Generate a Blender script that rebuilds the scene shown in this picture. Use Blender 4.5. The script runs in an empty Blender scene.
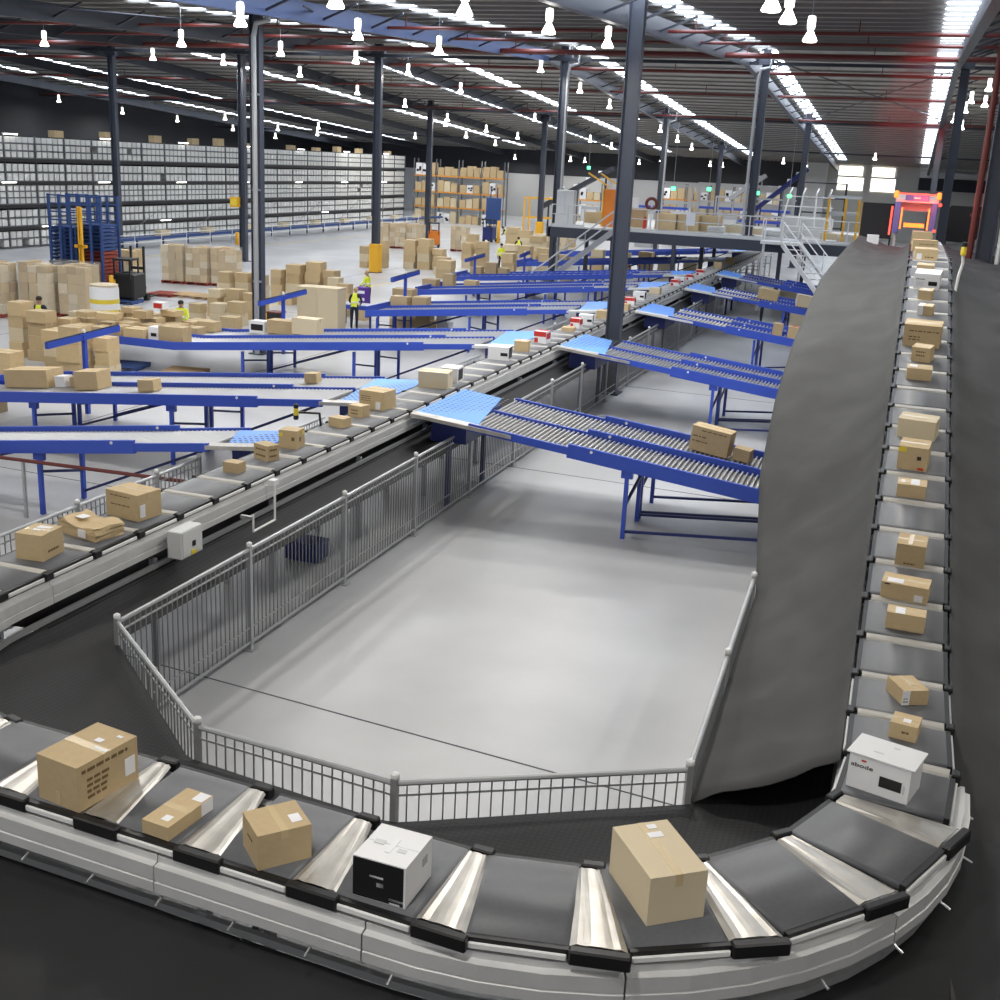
import bpy, bmesh, math, random
from mathutils import Vector, Matrix, noise
random.seed(7)
scene = bpy.context.scene
COL = scene.collection
R = math.radians

# ---------------------------------------------------------------- camera
CAM_H = 6.8
cam_d = bpy.data.cameras.new('camera')
cam_d.sensor_width = 36.0
cam_d.lens = 36.0 * 1154.0 / 1000.0
cam_d.clip_end = 400
cam = bpy.data.objects.new('camera', cam_d)
COL.objects.link(cam)
def cam_axes(vp, vv, f):
    # travel direction and plumb line of the hall, seen from the gallery the camera stands on
    dy = Vector((vp[0] - 500, vp[1] - 500, f)).normalized()
    dn = Vector((vv[0] - 500, vv[1] - 500, f)).normalized()
    dz = -dn
    dx = dy.cross(dz)
    return dx, dy, dz
_dx, _dy, _dz = cam_axes((917, 182), (304, 4431), 1154.03)
_r = Vector((_dx[0], _dy[0], _dz[0])); _d = Vector((_dx[1], _dy[1], _dz[1])); _f = Vector((_dx[2], _dy[2], _dz[2]))
cam.matrix_world = Matrix(((_r[0], -_d[0], -_f[0], 0), (_r[1], -_d[1], -_f[1], 0), (_r[2], -_d[2], -_f[2], CAM_H), (0, 0, 0, 1)))
scene.camera = cam

# ---------------------------------------------------------------- world and exposure
world = bpy.data.worlds.new('world'); scene.world = world
world.use_nodes = True
world.node_tree.nodes['Background'].inputs[0].default_value = (0.80, 0.88, 1.0, 1)
world.node_tree.nodes['Background'].inputs[1].default_value = 0.30
scene.view_settings.view_transform = 'Standard'
scene.view_settings.look = 'None'
scene.view_settings.gamma = 1
scene.view_settings.use_curve_mapping = False
scene.view_settings.exposure = 0.08
LAMP_WATTS = 225.0
SKYLIGHT = 8.5

# ---------------------------------------------------------------- materials
MATS = {}
def mat(name, col=(.5, .5, .5), rough=.6, metal=0., var=0., noise_scale=0., noise_amt=0., emit=0., alpha=1., bump=0., bump_scale=40., col2=None, coat=0., spec=None):
    if name in MATS: return MATS[name]
    m = bpy.data.materials.new(name); MATS[name] = m
    m.use_nodes = True
    nt = m.node_tree; b = nt.nodes['Principled BSDF']
    b.inputs['Base Color'].default_value = (*col, 1)
    b.inputs['Roughness'].default_value = rough
    b.inputs['Metallic'].default_value = metal
    if spec is not None: b.inputs['Specular IOR Level'].default_value = spec
    if coat: b.inputs['Coat Weight'].default_value = coat
    src = None
    if noise_amt:
        tc = nt.nodes.new('ShaderNodeTexCoord'); n = nt.nodes.new('ShaderNodeTexNoise')
        n.inputs['Scale'].default_value = noise_scale; n.inputs['Detail'].default_value = 5
        nt.links.new(tc.outputs['Object'], n.inputs['Vector'])
        mx = nt.nodes.new('ShaderNodeMix'); mx.data_type = 'RGBA'
        c2 = col2 or tuple(max(0, c * (1 - noise_amt)) for c in col)
        mx.inputs[6].default_value = (*col, 1); mx.inputs[7].default_value = (*c2, 1)
        ramp = nt.nodes.new('ShaderNodeMapRange'); ramp.inputs[1].default_value = .35; ramp.inputs[2].default_value = .65
        nt.links.new(n.outputs['Fac'], ramp.inputs[0]); nt.links.new(ramp.outputs[0], mx.inputs[0])
        src = mx.outputs[2]
    if var:
        oi = nt.nodes.new('ShaderNodeObjectInfo'); hs = nt.nodes.new('ShaderNodeHueSaturation')
        mr = nt.nodes.new('ShaderNodeMapRange'); mr.inputs[3].default_value = 1 - var; mr.inputs[4].default_value = 1 + var
        nt.links.new(oi.outputs['Random'], mr.inputs[0]); nt.links.new(mr.outputs[0], hs.inputs['Value'])
        if src: nt.links.new(src, hs.inputs['Color'])
        else: hs.inputs['Color'].default_value = (*col, 1)
        src = hs.outputs[0]
    if src: nt.links.new(src, b.inputs['Base Color'])
    if bump:
        tc = nt.nodes.new('ShaderNodeTexCoord'); n = nt.nodes.new('ShaderNodeTexNoise'); n.inputs['Scale'].default_value = bump_scale
        bp = nt.nodes.new('ShaderNodeBump'); bp.inputs['Strength'].default_value = bump
        nt.links.new(tc.outputs['Object'], n.inputs['Vector']); nt.links.new(n.outputs['Fac'], bp.inputs['Height']); nt.links.new(bp.outputs[0], b.inputs['Normal'])
    if emit:
        b.inputs['Emission Color'].default_value = (*col, 1); b.inputs['Emission Strength'].default_value = emit
    if alpha < 1: b.inputs['Alpha'].default_value = alpha
    return m

M_floor = mat('concrete', (.47, .475, .485), .33, noise_scale=.30, noise_amt=.22, bump=.03, bump_scale=3)
M_joint = mat('joint_sealant', (.10, .10, .11), .8)
M_roof = mat('roof_sheet', (.37, .35, .32), .7, noise_scale=.25, noise_amt=.18)
M_purlin = mat('purlin_steel', (.20, .195, .185), .6)
M_beam = mat('beam_paint', (.022, .026, .038), .45)
M_bluebeam = mat('beam_blue', (.09, .13, .27), .45)
M_column = mat('column_paint', (.05, .058, .08), .4)
M_yellow = mat('safety_yellow', (.80, .42, .02), .5)
M_red = mat('pipe_red', (.13, .020, .015), .45)
M_galv = mat('galvanised', (.55, .56, .57), .38, 1., noise_scale=6, noise_amt=.2)
M_zinc = mat('zinc_pipe', (.46, .47, .48), .45, .6)
M_belt = mat('belt_rubber', (.10, .104, .114), .47, noise_scale=25, noise_amt=.1, spec=.45)
M_beltgrey = mat('belt_light', (.17, .175, .185), .42, spec=.5)
M_alu = mat('brushed_aluminium', (.60, .575, .53), .38, .75, noise_scale=5, noise_amt=.2)
M_rail = mat('rail_aluminium', (.66, .66, .655), .45, .2, noise_scale=3, noise_amt=.08)
M_white = mat('white_paint', (.80, .80, .79), .4)
M_black = mat('black_plastic', (.008, .008, .009), .45)
M_net = mat('black_net', (.014, .014, .016), .75, noise_scale=1.2, noise_amt=.35, bump=.25, bump_scale=60)
M_netgrid = mat('black_net_grid', (.03, .03, .032), .75, bump=.15, bump_scale=60)
_nt = M_netgrid.node_tree; _tc = _nt.nodes.new('ShaderNodeTexCoord'); _br = _nt.nodes.new('ShaderNodeTexBrick')
_br.offset = 0.; _br.inputs['Scale'].default_value = 1.; _br.inputs['Brick Width'].default_value = .055; _br.inputs['Row Height'].default_value = .055; _br.inputs['Mortar Size'].default_value = .007
_br.inputs['Color1'].default_value = (.017, .017, .019, 1); _br.inputs['Color2'].default_value = (.015, .015, .017, 1); _br.inputs['Mortar'].default_value = (.008, .008, .009, 1)
_nt.links.new(_tc.outputs['Object'], _br.inputs['Vector']); _nt.links.new(_br.outputs['Color'], _nt.nodes['Principled BSDF'].inputs['Base Color'])
M_skirt = mat('grey_cloth', (.070, .070, .069), .9, noise_scale=1.0, noise_amt=.25, bump=.55, bump_scale=5)
M_skirt2 = mat('dark_cloth', (.058, .058, .060), .9, noise_scale=1.0, noise_amt=.3, bump=.55, bump_scale=5)
M_blue = mat('conveyor_blue', (.036, .085, .50), .38)
M_bluedark = mat('steel_blue', (.012, .022, .14), .45)
M_apron = mat('apron_blue', (.12, .33, .88), .45)
M_roller = mat('roller_steel', (.47, .47, .47), .42, .75)
M_cover = mat('joint_plate', (.46, .445, .41), .5, .3)
M_bed = mat('chute_bed', (.30, .30, .30), .6)
M_card = mat('cardboard', (.53, .40, .225), .75, var=.14, noise_scale=7, noise_amt=.06)
M_cardpale = mat('cardboard_pale', (.62, .525, .36), .75, var=.08)
M_tape = mat('parcel_tape', (.60, .47, .27), .25)
M_cartonwhite = mat('carton_white', (.80, .80, .81), .45)
M_label = mat('paper_label', (.82, .82, .84), .6)
M_ink = mat('ink_dark', (.03, .025, .02), .7)
M_inkbrown = mat('ink_brown', (.16, .10, .04), .7)
M_redprint = mat('print_red', (.55, .03, .02), .5)
M_purple = mat('print_purple', (.10, .03, .30), .5)
M_yelltape = mat('tape_yellow', (.80, .62, .05), .4)
M_grey = mat('grey_paint', (.42, .43, .44), .5)
M_lgrey = mat('light_grey_paint', (.62, .63, .63), .5)
M_orange = mat('orange_paint', (.75, .22, .02), .5)
M_hivis = mat('hi_vis_cloth', (.78, .86, .06), .7)
M_navy = mat('navy_cloth', (.012, .015, .035), .8)
M_skin = mat('skin', (.42, .24, .15), .6)
M_hair = mat('hair', (.02, .014, .01), .7)
M_shoe = mat('shoe', (.01, .01, .01), .6)
M_wood = mat('pallet_wood', (.46, .32, .17), .8, var=.2)
M_redpallet = mat('pallet_red', (.30, .05, .03), .7)
M_bluepallet = mat('pallet_blue', (.03, .07, .22), .7)
M_bin = mat('bin_plastic', (.74, .74, .72), .5, var=.08)
M_rack = mat('rack_steel', (.13, .14, .15), .5)
M_rackdark = mat('rack_dark', (.02, .02, .022), .6)
M_rackorange = mat('rack_orange', (.72, .30, .03), .5)
M_wrap = mat('stretch_wrap', (.85, .85, .85), .15, alpha=.12)
M_wall = mat('wall_panel', (.50, .50, .48), .7)
M_walldark = mat('wall_dark', (.03, .032, .04), .8)
M_screen = mat('screen_black', (.010, .010, .012), .7)
M_lamp = mat('lamp_glow', (1, .97, .90), .5, emit=14.)
M_lampdim = mat('lamp_housing', (.85, .84, .80), .35, emit=2.2)
M_tubelight = mat('tube_light', (1, .98, .92), .5, emit=9.)
M_office = mat('office_glow', (1, .95, .82), .5, emit=2.2)
M_sky = mat('skylight_sheet', (.80, .88, 1.0), .5, emit=SKYLIGHT)
M_redglow = mat('red_glow', (1, .08, .05), .5, emit=2.)
M_orangeglow = mat('orange_glow', (1, .22, .03), .5, emit=2.)
M_green = mat('green_glow', (.10, 1, .35), .5, emit=3.)
M_bar = mat('fence_bar_zinc', (.24, .245, .25), .5, .4)
_b = M_belt.node_tree.nodes['Principled BSDF']; _b.inputs['Sheen Weight'].default_value = .45; _b.inputs['Sheen Roughness'].default_value = .4; _b.inputs['Sheen Tint'].default_value = (.8, .82, .86, 1)
for _m in (M_lamp, M_lampdim, M_green, M_tubelight):
    _m.cycles.emission_sampling = 'NONE'

# ---------------------------------------------------------------- mesh helpers
class MB:
    """collects quads for one mesh"""
    def __init__(s): s.v = []; s.f = []; s.mi = []; s.cur = 0
    def quadbox(s, P):
        n = len(s.v); s.v += [tuple(p) for p in P]
        for q in ((0, 3, 2, 1), (4, 5, 6, 7), (0, 1, 5, 4), (1, 2, 6, 5), (2, 3, 7, 6), (3, 0, 4, 7)):
            s.f.append(tuple(n + i for i in q)); s.mi.append(s.cur)
        return s
    def box(s, c, d, m=None):
        x, y, z = (k / 2 for k in d)
        P = [Vector(p) for p in ((-x, -y, -z), (x, -y, -z), (x, y, -z), (-x, y, -z), (-x, -y, z), (x, -y, z), (x, y, z), (-x, y, z))]
        if m is not None: P = [m @ p for p in P]
        return s.quadbox([p + Vector(c) for p in P])
    def span(s, a, b):
        return s.box([(i + j) / 2 for i, j in zip(a, b)], [abs(j - i) for i, j in zip(a, b)])
    def bar(s, a, b, w, h=None, up=(0, 0, 1)):
        h = w if h is None else h
        a = Vector(a); b = Vector(b); t = (b - a).normalized(); u = Vector(up)
        if abs(t.dot(u)) > .98: u = Vector((0, 1, 0))
        sx = t.cross(u).normalized() * w / 2; sz = sx.cross(t).normalized() * h / 2
        return s.quadbox([a - sx - sz, a + sx - sz, b + sx - sz, b - sx - sz, a - sx + sz, a + sx + sz, b + sx + sz, b - sx + sz])
    def tube(s, pts, r, n=8, cap=True):
        pts = [Vector(p) for p in pts]; rs = r if isinstance(r, (list, tuple)) else [r] * len(pts)
        base = len(s.v)
        ref = None
        for i, p in enumerate(pts):
            t = (pts[min(i + 1, len(pts) - 1)] - pts[max(i - 1, 0)]).normalized()
            if ref is None: ref = Vector((0, 0, 1)) if abs(t.z) < .9 else Vector((0, 1, 0))
            u = t.cross(ref).normalized(); w = u.cross(t).normalized(); ref = w
            for k in range(n):
                a = 2 * math.pi * k / n
                s.v.append(tuple(p + (u * math.cos(a) + w * math.sin(a)) * rs[i]))
        for i in range(len(pts) - 1):
            for k in range(n):
                s.f.append((base + i * n + k, base + i * n + (k + 1) % n, base + (i + 1) * n + (k + 1) % n, base + (i + 1) * n + k)); s.mi.append(s.cur)
        if cap:
            s.f.append(tuple(base + k for k in range(n))[::-1]); s.mi.append(s.cur)
            e = base + (len(pts) - 1) * n
            s.f.append(tuple(e + k for k in range(n))); s.mi.append(s.cur)
        return s
    def lathe(s, prof, n=16, o=(0, 0, 0)):
        base = len(s.v)
        for r, z in prof:
            for k in range(n):
                a = 2 * math.pi * k / n
                s.v.append((o[0] + r * math.cos(a), o[1] + r * math.sin(a), o[2] + z))
        for i in range(len(prof) - 1):
            for k in range(n):
                s.f.append((base + i * n + k, base + i * n + (k + 1) % n, base + (i + 1) * n + (k + 1) % n, base + (i + 1) * n + k)); s.mi.append(s.cur)
        s.f.append(tuple(base + k for k in range(n))[::-1]); s.mi.append(s.cur)
        e = base + (len(prof) - 1) * n; s.f.append(tuple(e + k for k in range(n))); s.mi.append(s.cur)
        return s
    def grid(s, rows):
        base = len(s.v); w = len(rows[0])
        for r in rows: s.v += [tuple(p) for p in r]
        for i in range(len(rows) - 1):
            for j in range(w - 1):
                a = base + i * w + j
                s.f.append((a, a + 1, a + w + 1, a + w)); s.mi.append(s.cur)
        return s
    def sweep(s, frames, prof, closed_prof=True):
        """frames: list of functions (u,z)->point; prof: list of (u,z)"""
        base = len(s.v); n = len(prof)
        for fr in frames: s.v += [tuple(fr(u, z)) for u, z in prof]
        for i in range(len(frames) - 1):
            for k in range(n if closed_prof else n - 1):
                a = base + i * n + k; b = base + i * n + (k + 1) % n
                s.f.append((a, b, b + n, a + n)); s.mi.append(s.cur)
        if closed_prof:
            s.f.append(tuple(base + k for k in range(n))[::-1]); s.mi.append(s.cur)
            e = base + (len(frames) - 1) * n; s.f.append(tuple(e + k for k in range(n))); s.mi.append(s.cur)
        return s
    def mesh(s, name, m, smooth=False, fix=True):
        me = bpy.data.meshes.new(name); me.from_pydata(s.v, [], s.f)
        for k in (m if isinstance(m, (list, tuple)) else [m]): me.materials.append(k)
        if isinstance(m, (list, tuple)):
            for p, i in zip(me.polygons, s.mi): p.material_index = i
        if fix:
            bm = bmesh.new(); bm.from_mesh(me); bmesh.ops.recalc_face_normals(bm, faces=bm.faces); bm.to_mesh(me); bm.free()
        if smooth:
            for p in me.polygons: p.use_smooth = True
        me.update()
        return me
    def build(s, name, m, parent=None, smooth=False, fix=True):
        return link(name, s.mesh(name, m, smooth, fix), parent)

def link(name, data, parent=None, loc=None, rz=0.):
    o = bpy.data.objects.new(name, data); COL.objects.link(o)
    if parent is not None: o.parent = parent
    if loc is not None: o.location = loc
    if rz: o.rotation_euler[2] = rz
    return o
def tag(o, label=None, cat=None, group=None, kind=None):
    if label: o['label'] = label
    if cat: o['category'] = cat
    if group: o['group'] = group
    if kind: o['kind'] = kind
    return o
def thing(name, label, cat, loc=(0, 0, 0), rz=0., group=None):
    return tag(link(name, None, None, loc, rz), label, cat, group)
def struct(name, mb, m, parent=None, smooth=False):
    o = mb.build(name, m, parent, smooth)
    if parent is None: o['kind'] = 'structure'
    return o
def copy_tree(o, parent=None):
    c = o.copy(); COL.objects.link(c)
    if parent is not None: c.parent = parent
    for ch in o.children: copy_tree(ch, c)
    return c
def bevelled(me, w, seg=1):
    bm = bmesh.new(); bm.from_mesh(me)
    bmesh.ops.bevel(bm, geom=list(bm.edges), offset=w, segments=seg, affect='EDGES', profile=.6)
    bm.to_mesh(me); bm.free(); return me
def nz(x, y, z=0.): return noise.noise(Vector((x, y, z)))
def inset_m(m): return m

# roof shape: two shallow planes meeting in a ridge across the hall
RIDGE_Y, RIDGE_Z, FAR_Y = 64.0, 13.0, 148.0
def roof_z(Y): return RIDGE_Z - .045 * (RIDGE_Y - Y) if Y < RIDGE_Y else RIDGE_Z - .055 * (Y - RIDGE_Y)
# ================================================================ the hall
XL, XR, Y0 = -78.0, 24.0, -14.0
floor = struct('floor', MB().span((XL, Y0, -.2), (XR, FAR_Y + .5, 0)), M_floor)
# sealed joints between the floor slabs
for (a, b) in (((-11.5, 12.5, .002), (0, 11.35, .002)), ((-11.5, 24.9, .002), (0, 24.3, .002)), ((-11.5, 36.5, .002), (0, 36.1, .002)),
               ((-24, 19.5, .002), (-11.5, 18.9, .002)), ((-48, 31.0, .002), (-11.5, 30.2, .002)), ((-48, 45.4, .002), (-11.5, 45.0, .002)),
               ((-30.2, 20, .002), (-30.2, 120, .002)), ((-19.0, 14, .002), (-19.0, 120, .002))):
    MB().bar(a, b, .022, .006).build('joint', M_joint, floor)
# painted aisle lines
for (a, b) in (((-48, 40.5, .003), (-27, 40.5, .003)), ((-27, 40.5, .003), (-27, 62, .003)), ((-45, 50, .003), (-45, 110, .003)), ((-18.5, 27.4, .003), (-24.5, 27.4, .003))):
    MB().bar(a, b, .10, .005).build('floor_line', M_yelltape, floor)

ceiling = bpy.data.objects.new('ceiling', None); COL.objects.link(ceiling); ceiling['kind'] = 'structure'
# corrugated roof sheeting, ribs running down the slope
STRIPS = [(.7, 1.15), (-8.2, .95), (-18.1, .95), (-28.0, .9), (-34.0, .9), (-46.0, .9), (-53.5, .9), (-62.0, .9), (-70.0, .9)]
def sheet(x0, x1, ya, yb):
    m = MB(); rows = []
    n = max(2, int((x1 - x0) / .25))
    xs = [x0 + (x1 - x0) * i / n for i in range(n + 1)]
    for y in (ya, yb): rows.append([(x, y, roof_z(y) + (.05 if i % 2 else 0)) for i, x in enumerate(xs)])
    return m.grid(rows)
edges = sorted([(c - w / 2, c + w / 2) for c, w in STRIPS])
x = XL
for a, b in edges + [(XR, XR)]:
    for ya, yb in ((Y0, RIDGE_Y), (RIDGE_Y, FAR_Y)):
        sheet(x, a, ya, yb).build('roof_sheet', M_roof, ceiling, fix=False)
    x = b
# skylight strips
for i, (c, w) in enumerate(STRIPS):
    win = bpy.data.objects.new('window_%d' % (i + 1), None); COL.objects.link(win); win['kind'] = 'structure'
    y = 22.
    while y < FAR_Y - 8:
        y2 = min(y + 7.2, FAR_Y - 8)
        if y < RIDGE_Y < y2: y2 = RIDGE_Y
        g = .12
        MB().quadbox([(c - w / 2, y + g, roof_z(y) - .0), (c + w / 2, y + g, roof_z(y)), (c + w / 2, y2 - g, roof_z(y2)), (c - w / 2, y2 - g, roof_z(y2)),
                      (c - w / 2, y + g, roof_z(y) + .03), (c + w / 2, y + g, roof_z(y) + .03), (c + w / 2, y2 - g, roof_z(y2) + .03), (c - w / 2, y2 - g, roof_z(y2) + .03)]).build('pane', M_sky, win)
        y = y2
# purlins across the hall
y = 20.
pm = None
while y < FAR_Y - 2:
    z = roof_z(y) - .05
    MB().span((XL, y - .035, z - .05), (XR, y + .035, z + .05)).build('purlin', M_purlin, ceiling)
    y += 1.9
# rafters over the column lines, and their knee braces
COLX = [-71., -60., -49.6, -39.2, -30.1, -19.0, -8.2, 2.0, 13.]
for X in COLX:
    dz = .55
    for ya, yb in ((12., RIDGE_Y), (RIDGE_Y, FAR_Y - 1)):
        a = (X - .9, ya, roof_z(ya) - dz); b = (X - .9, yb, roof_z(yb) - dz)
        MB().bar(a, b, .28, .62).build('rafter', M_bluebeam if X == -19.0 and ya < 20 else M_beam, ceiling)
    k = 34.
    while k < 130:
        z = roof_z(k)
        if X > -40:
            MB().bar((X - .9, k, z - .75), (X + .5, k, z - .2), .07).build('knee_brace', M_beam, ceiling)
        k += 3.8
# cross girders at the column rows
for Y in (64., 93., 122.):
    MB().bar((XL, Y, roof_z(Y) - .75), (XR, Y, roof_z(Y) - .75), .10, .16).build('girder', M_beam, ceiling)
# diagonal wind bracing rods
for (xa, ya, xb, yb) in ((-30, 35, -19, 64), (-19, 35, -30, 64), (-8, 35, -19, 64), (-8, 64, 2, 93), (2, 64, -8, 93), (-30, 64, -39, 93), (-39, 35, -49, 64), (-49, 35, -39, 64)):
    MB().tube([(xa, ya, roof_z(ya) - .5), (xb, yb, roof_z(yb) - .5)], .035, 6).build('bracing_rod', M_beam, ceiling)

# walls
struct('wall_left', MB().span((XL - .3, Y0, 0), (XL, FAR_Y, roof_z(FAR_Y) + 4)), M_walldark)
wr = struct('wall_right', MB().span((XR, Y0, 0), (XR + .3, FAR_Y, 13.5)), M_wall)
wf = struct('wall_far', MB().span((XL, FAR_Y, 0), (-12.5, FAR_Y + .3, roof_z(FAR_Y) + .4)), M_walldark)
MB().span((XL + .5, FAR_Y - .12, 0), (-12.8, FAR_Y - .01, 5.4)).build('lower_cladding', M_grey, wf)
wf2 = struct('wall_office', MB().span((-12.5, FAR_Y, 0), (XR, FAR_Y + .3, roof_z(FAR_Y) + .4)), M_wall)
MB().span((-12.7, FAR_Y - 1.6, 0), (-10.2, FAR_Y - .02, roof_z(FAR_Y) + .2)).build('pier', M_lgrey, wf2)
MB().span((.2, FAR_Y - .3, 5.9), (20, FAR_Y - .02, 7.3)).build('dark_band', M_walldark, wf2)
MB().span((.2, FAR_Y - .35, 7.3), (20, FAR_Y - .02, 8.0)).build('fascia', M_lgrey, wf2)
for i, (x0, x1) in enumerate(((-9.0, -5.9), (-5.2, -2.3))):
    w = bpy.data.objects.new('window_%d' % (20 + i), None); COL.objects.link(w); w['kind'] = 'structure'
    MB().span((x0, FAR_Y - .12, 5.5), (x1, FAR_Y - .06, 6.95)).build('pane', M_office, w)
    MB().span((x0, FAR_Y - .12, 7.15), (x1 - .3, FAR_Y - .06, 8.2)).build('pane', M_office, w)
    for xx in (x0, x1): MB().span((xx - .07, FAR_Y - .2, 5.3), (xx + .07, FAR_Y - .04, 8.4)).build('window_frame', M_lgrey, w)
    MB().span((x0, FAR_Y - .2, 6.95), (x1, FAR_Y - .04, 7.15)).build('window_frame', M_lgrey, w)

# steel columns
def column(X, Y, label, guard=None, pipe=None, w=.40, z0=0.):
    t = thing('steel_column', label, 'column', (X, Y, z0), 0, 'hall columns')
    h = roof_z(Y) - .06 - z0
    m = MB(); m.box((0, 0, h / 2), (w, .03, h)); m.box((-w / 2, 0, h / 2), (.03, w * .8, h)); m.box((w / 2, 0, h / 2), (.03, w * .8, h))
    m.build('shaft', M_column, t)
    MB().box((0, 0, .02), (w * 1.6, w * 1.6, .04)).build('base_plate', M_column, t)
    if Y > 60: MB().box((0, 0, h - .55), (w * 2.0, w * .9, .4)).build('cap', M_column, t)
    if guard:
        g = MB(); g.box((0, 0, guard / 2), (w * 1.5, w * 1.5, guard)); bevelled(g.build('base_guard', M_yellow, t).data, .03)
    if pipe:
        px, mt = pipe
        p = MB().tube([(px, -.32, .05), (px, -.32, h - 1.4), (px + .10, -.32, h - 1.0), (px + .55, -.32, h - .9), (px + .62, -.32, h - .3)], .085, 10)
        p.build('downpipe', mt, t)
        for zz in (2.5, 5.5, 8.5): MB().box((px, -.25, zz), (.24, .16, .06)).build('pipe_clip', M_galv, t)
    return t
column(-8.2, 34.9, 'big dark blue grey column standing in the strip between sorter and fence', w=.42)
column(-20.72, 35., 'dark column with pale grey downpipe behind the third roller chute', pipe=(.10, M_zinc), w=.34)
column(2.0, 35., 'dark column with red pipe beside the inclined belt', w=.42)
column(-30.1, 64.4, 'dark column with tall yellow base guard in front of the bin racking', guard=1.7)
column(-18.9, 64.2, 'column with pale downpipe rising behind the electrical cabinet', pipe=(.3, M_zinc))
column(-8.1, 64., 'column on the mezzanine deck left of the white stairs', pipe=(-.3, M_zinc), w=.36, z0=3.62)
column(1.5, 64., 'column rising behind the dark screen beside the scanner tunnel')
column(-39.2, 64.5, 'column with yellow sign box in front of the long bin racking')
column(-49.6, 66., 'column rising behind the stack of blue pallets at the racking')
column(-38.7, 93., 'thin far column in front of the carton racking')
column(-30.6, 99., 'far column with short yellow guard beside the mezzanine stairs', guard=1.9)
column(-19., 93., 'thin column behind the mezzanine cartons', pipe=(.3, M_zinc), w=.3)
column(-8.2, 93., 'far column next to the white guard cage')
column(1.2, 93., 'far column left of the dark wall band')
column(-19., 122., 'farthest column at the end of the second skylight')
o = thing('sprinkler_riser', 'dark red riser pipe running up the column beside the inclined belt', 'pipe', (1.62, 34.75, 0))
MB().tube([(0, 0, .02), (0, 0, 11.2)], .085, 10).build('pipe', M_red, o)
for zz in (3., 6., 9.): MB().box((0, .12, zz), (.25, .2, .06)).build('bracket', M_red, o)
o = thing('white_conduit', 'white conduit beside the dark column at the inclined belt', 'pipe', (2.36, 34.75, 0))
MB().tube([(0, 0, .02), (0, 0, 11.)], .07, 8).build('pipe', M_lgrey, o)
for zz in (3., 6., 9.): MB().box((0, .1, zz), (.2, .16, .05)).build('bracket', M_galv, o)

# sprinkler mains under the roof
def main_pipe(label, Y, drop, r, x0=XL + 1, x1=XR - 1):
    z = roof_z(Y) - drop
    t = thing('sprinkler_main', label, 'pipe', (0, Y, z), 0, 'red sprinkler mains')
    MB().tube([(x0, 0, 0), (x1, 0, 0)], r, 8).build('pipe', M_red, t)
    xx = x0 + 3
    while xx < x1:
        MB().box((xx, 0, drop / 2 - .1), (.04, .04, drop - .2)).build('hanger', M_red, t); xx += 5.5
main_pipe('thick red sprinkler main crossing the hall below the ridge', 56.0, .75, .12)
main_pipe('red sprinkler main crossing just beyond the ridge', 67.5, .75, .09)
main_pipe('thin dark red sprinkler pipe high over the first lamps', 43.0, .6, .06)
main_pipe('dark red sprinkler pipe between the first two column rows', 49.5, .6, .06)
main_pipe('red sprinkler pipe over the middle lamps', 78.0, .7, .07)
main_pipe('faint red sprinkler pipe over the racking', 92.0, .7, .07)

# high bay lamps
def lamp_proto():
    t = link('high_bay_lamp', None)
    tag(t, 'glowing high bay lamp', 'lamp', 'high bay lamps under the roof')
    MB().lathe([(.02, .62), (.12, .60), (.14, .50), (.13, .30), (.07, .27)], 12).build('gear_housing', M_lampdim, t, True)
    MB().lathe([(.07, .27), (.10, .22), (.17, .12), (.23, .03), (.235, 0), (.20, -.02)], 14).build('reflector', M_lamp, t, True)
    MB().tube([(0, 0, .6), (0, 0, 1.44)], .012, 5).build('suspension_rod', M_galv, t)
    return t
LD = bpy.data.lights.new('high_bay', 'AREA'); LD.shape = 'DISK'; LD.size = .5; LD.energy = LAMP_WATTS; LD.color = (1., .965, .905); LD.spread = R(175)
proto = lamp_proto()
LAMPS_SEEN = [(-36.4, 43.9), (-41.2, 58.5), (-28.1, 41.8), (-18.0, 29.6), (-40.0, 63.8), (-27.7, 48.9), (-37.5, 68.6), (-17.1, 35.0), (-27.6, 56.3), (-17.8, 43.4), (-9.8, 25.3), (-29.1, 66.3), (-37.8, 77.4), (-37.5, 85.0), (-38.0, 95.0), (-28.9, 74.4), (-9.6, 30.9), (-9.6, 37.1), (-19.9, 63.0), (-20.3, 72.5), (-20.5, 80.9), (-20.1, 87.7), (-20.3, 97.5), (-20.6, 106.6), (-20.8, 115.1), (-29.4, 92.2), (-3.0, 26.4), (-3.1, 32.6), (-74.4, 91.2), (-74.8, 100.9), (-73.2, 107.8), (-64.5, 103.0), (-72.1, 116.7), (-64.9, 113.9), (-72.3, 126.3), (-62.7, 118.6), (-57.5, 109.0), (-50.5, 108.3), (-50.2, 116.6), (-42.9, 112.4), (-37.9, 104.4), (-43.0, 121.5), (-40.1, 99.9), (-37.0, 110.9), (-29.7, 110.7), (-29.5, 118.4), (-48.4, 144.4), (-40.7, 143.0), (-39.0, 143.5), (-31.9, 142.3), (-27.7, 134.8), (-22.9, 139.6), (-21.6, 140.4), (1.7, 82.3), (2.1, 76.7), (2.2, 71.9), (2.8, 66.7), (3.0, 73.5), (2.1, 87.3), (2.3, 86.5), (-4.0, 117.5), (-13.5, 128.8), (-11.4, 131.8)]
LAMP_HIDDEN = [(x, y) for x in (-41, -31, -21.5, -12, -3, 6) for y in (-6, 4, 14, 23.5)]
first = True
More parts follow.
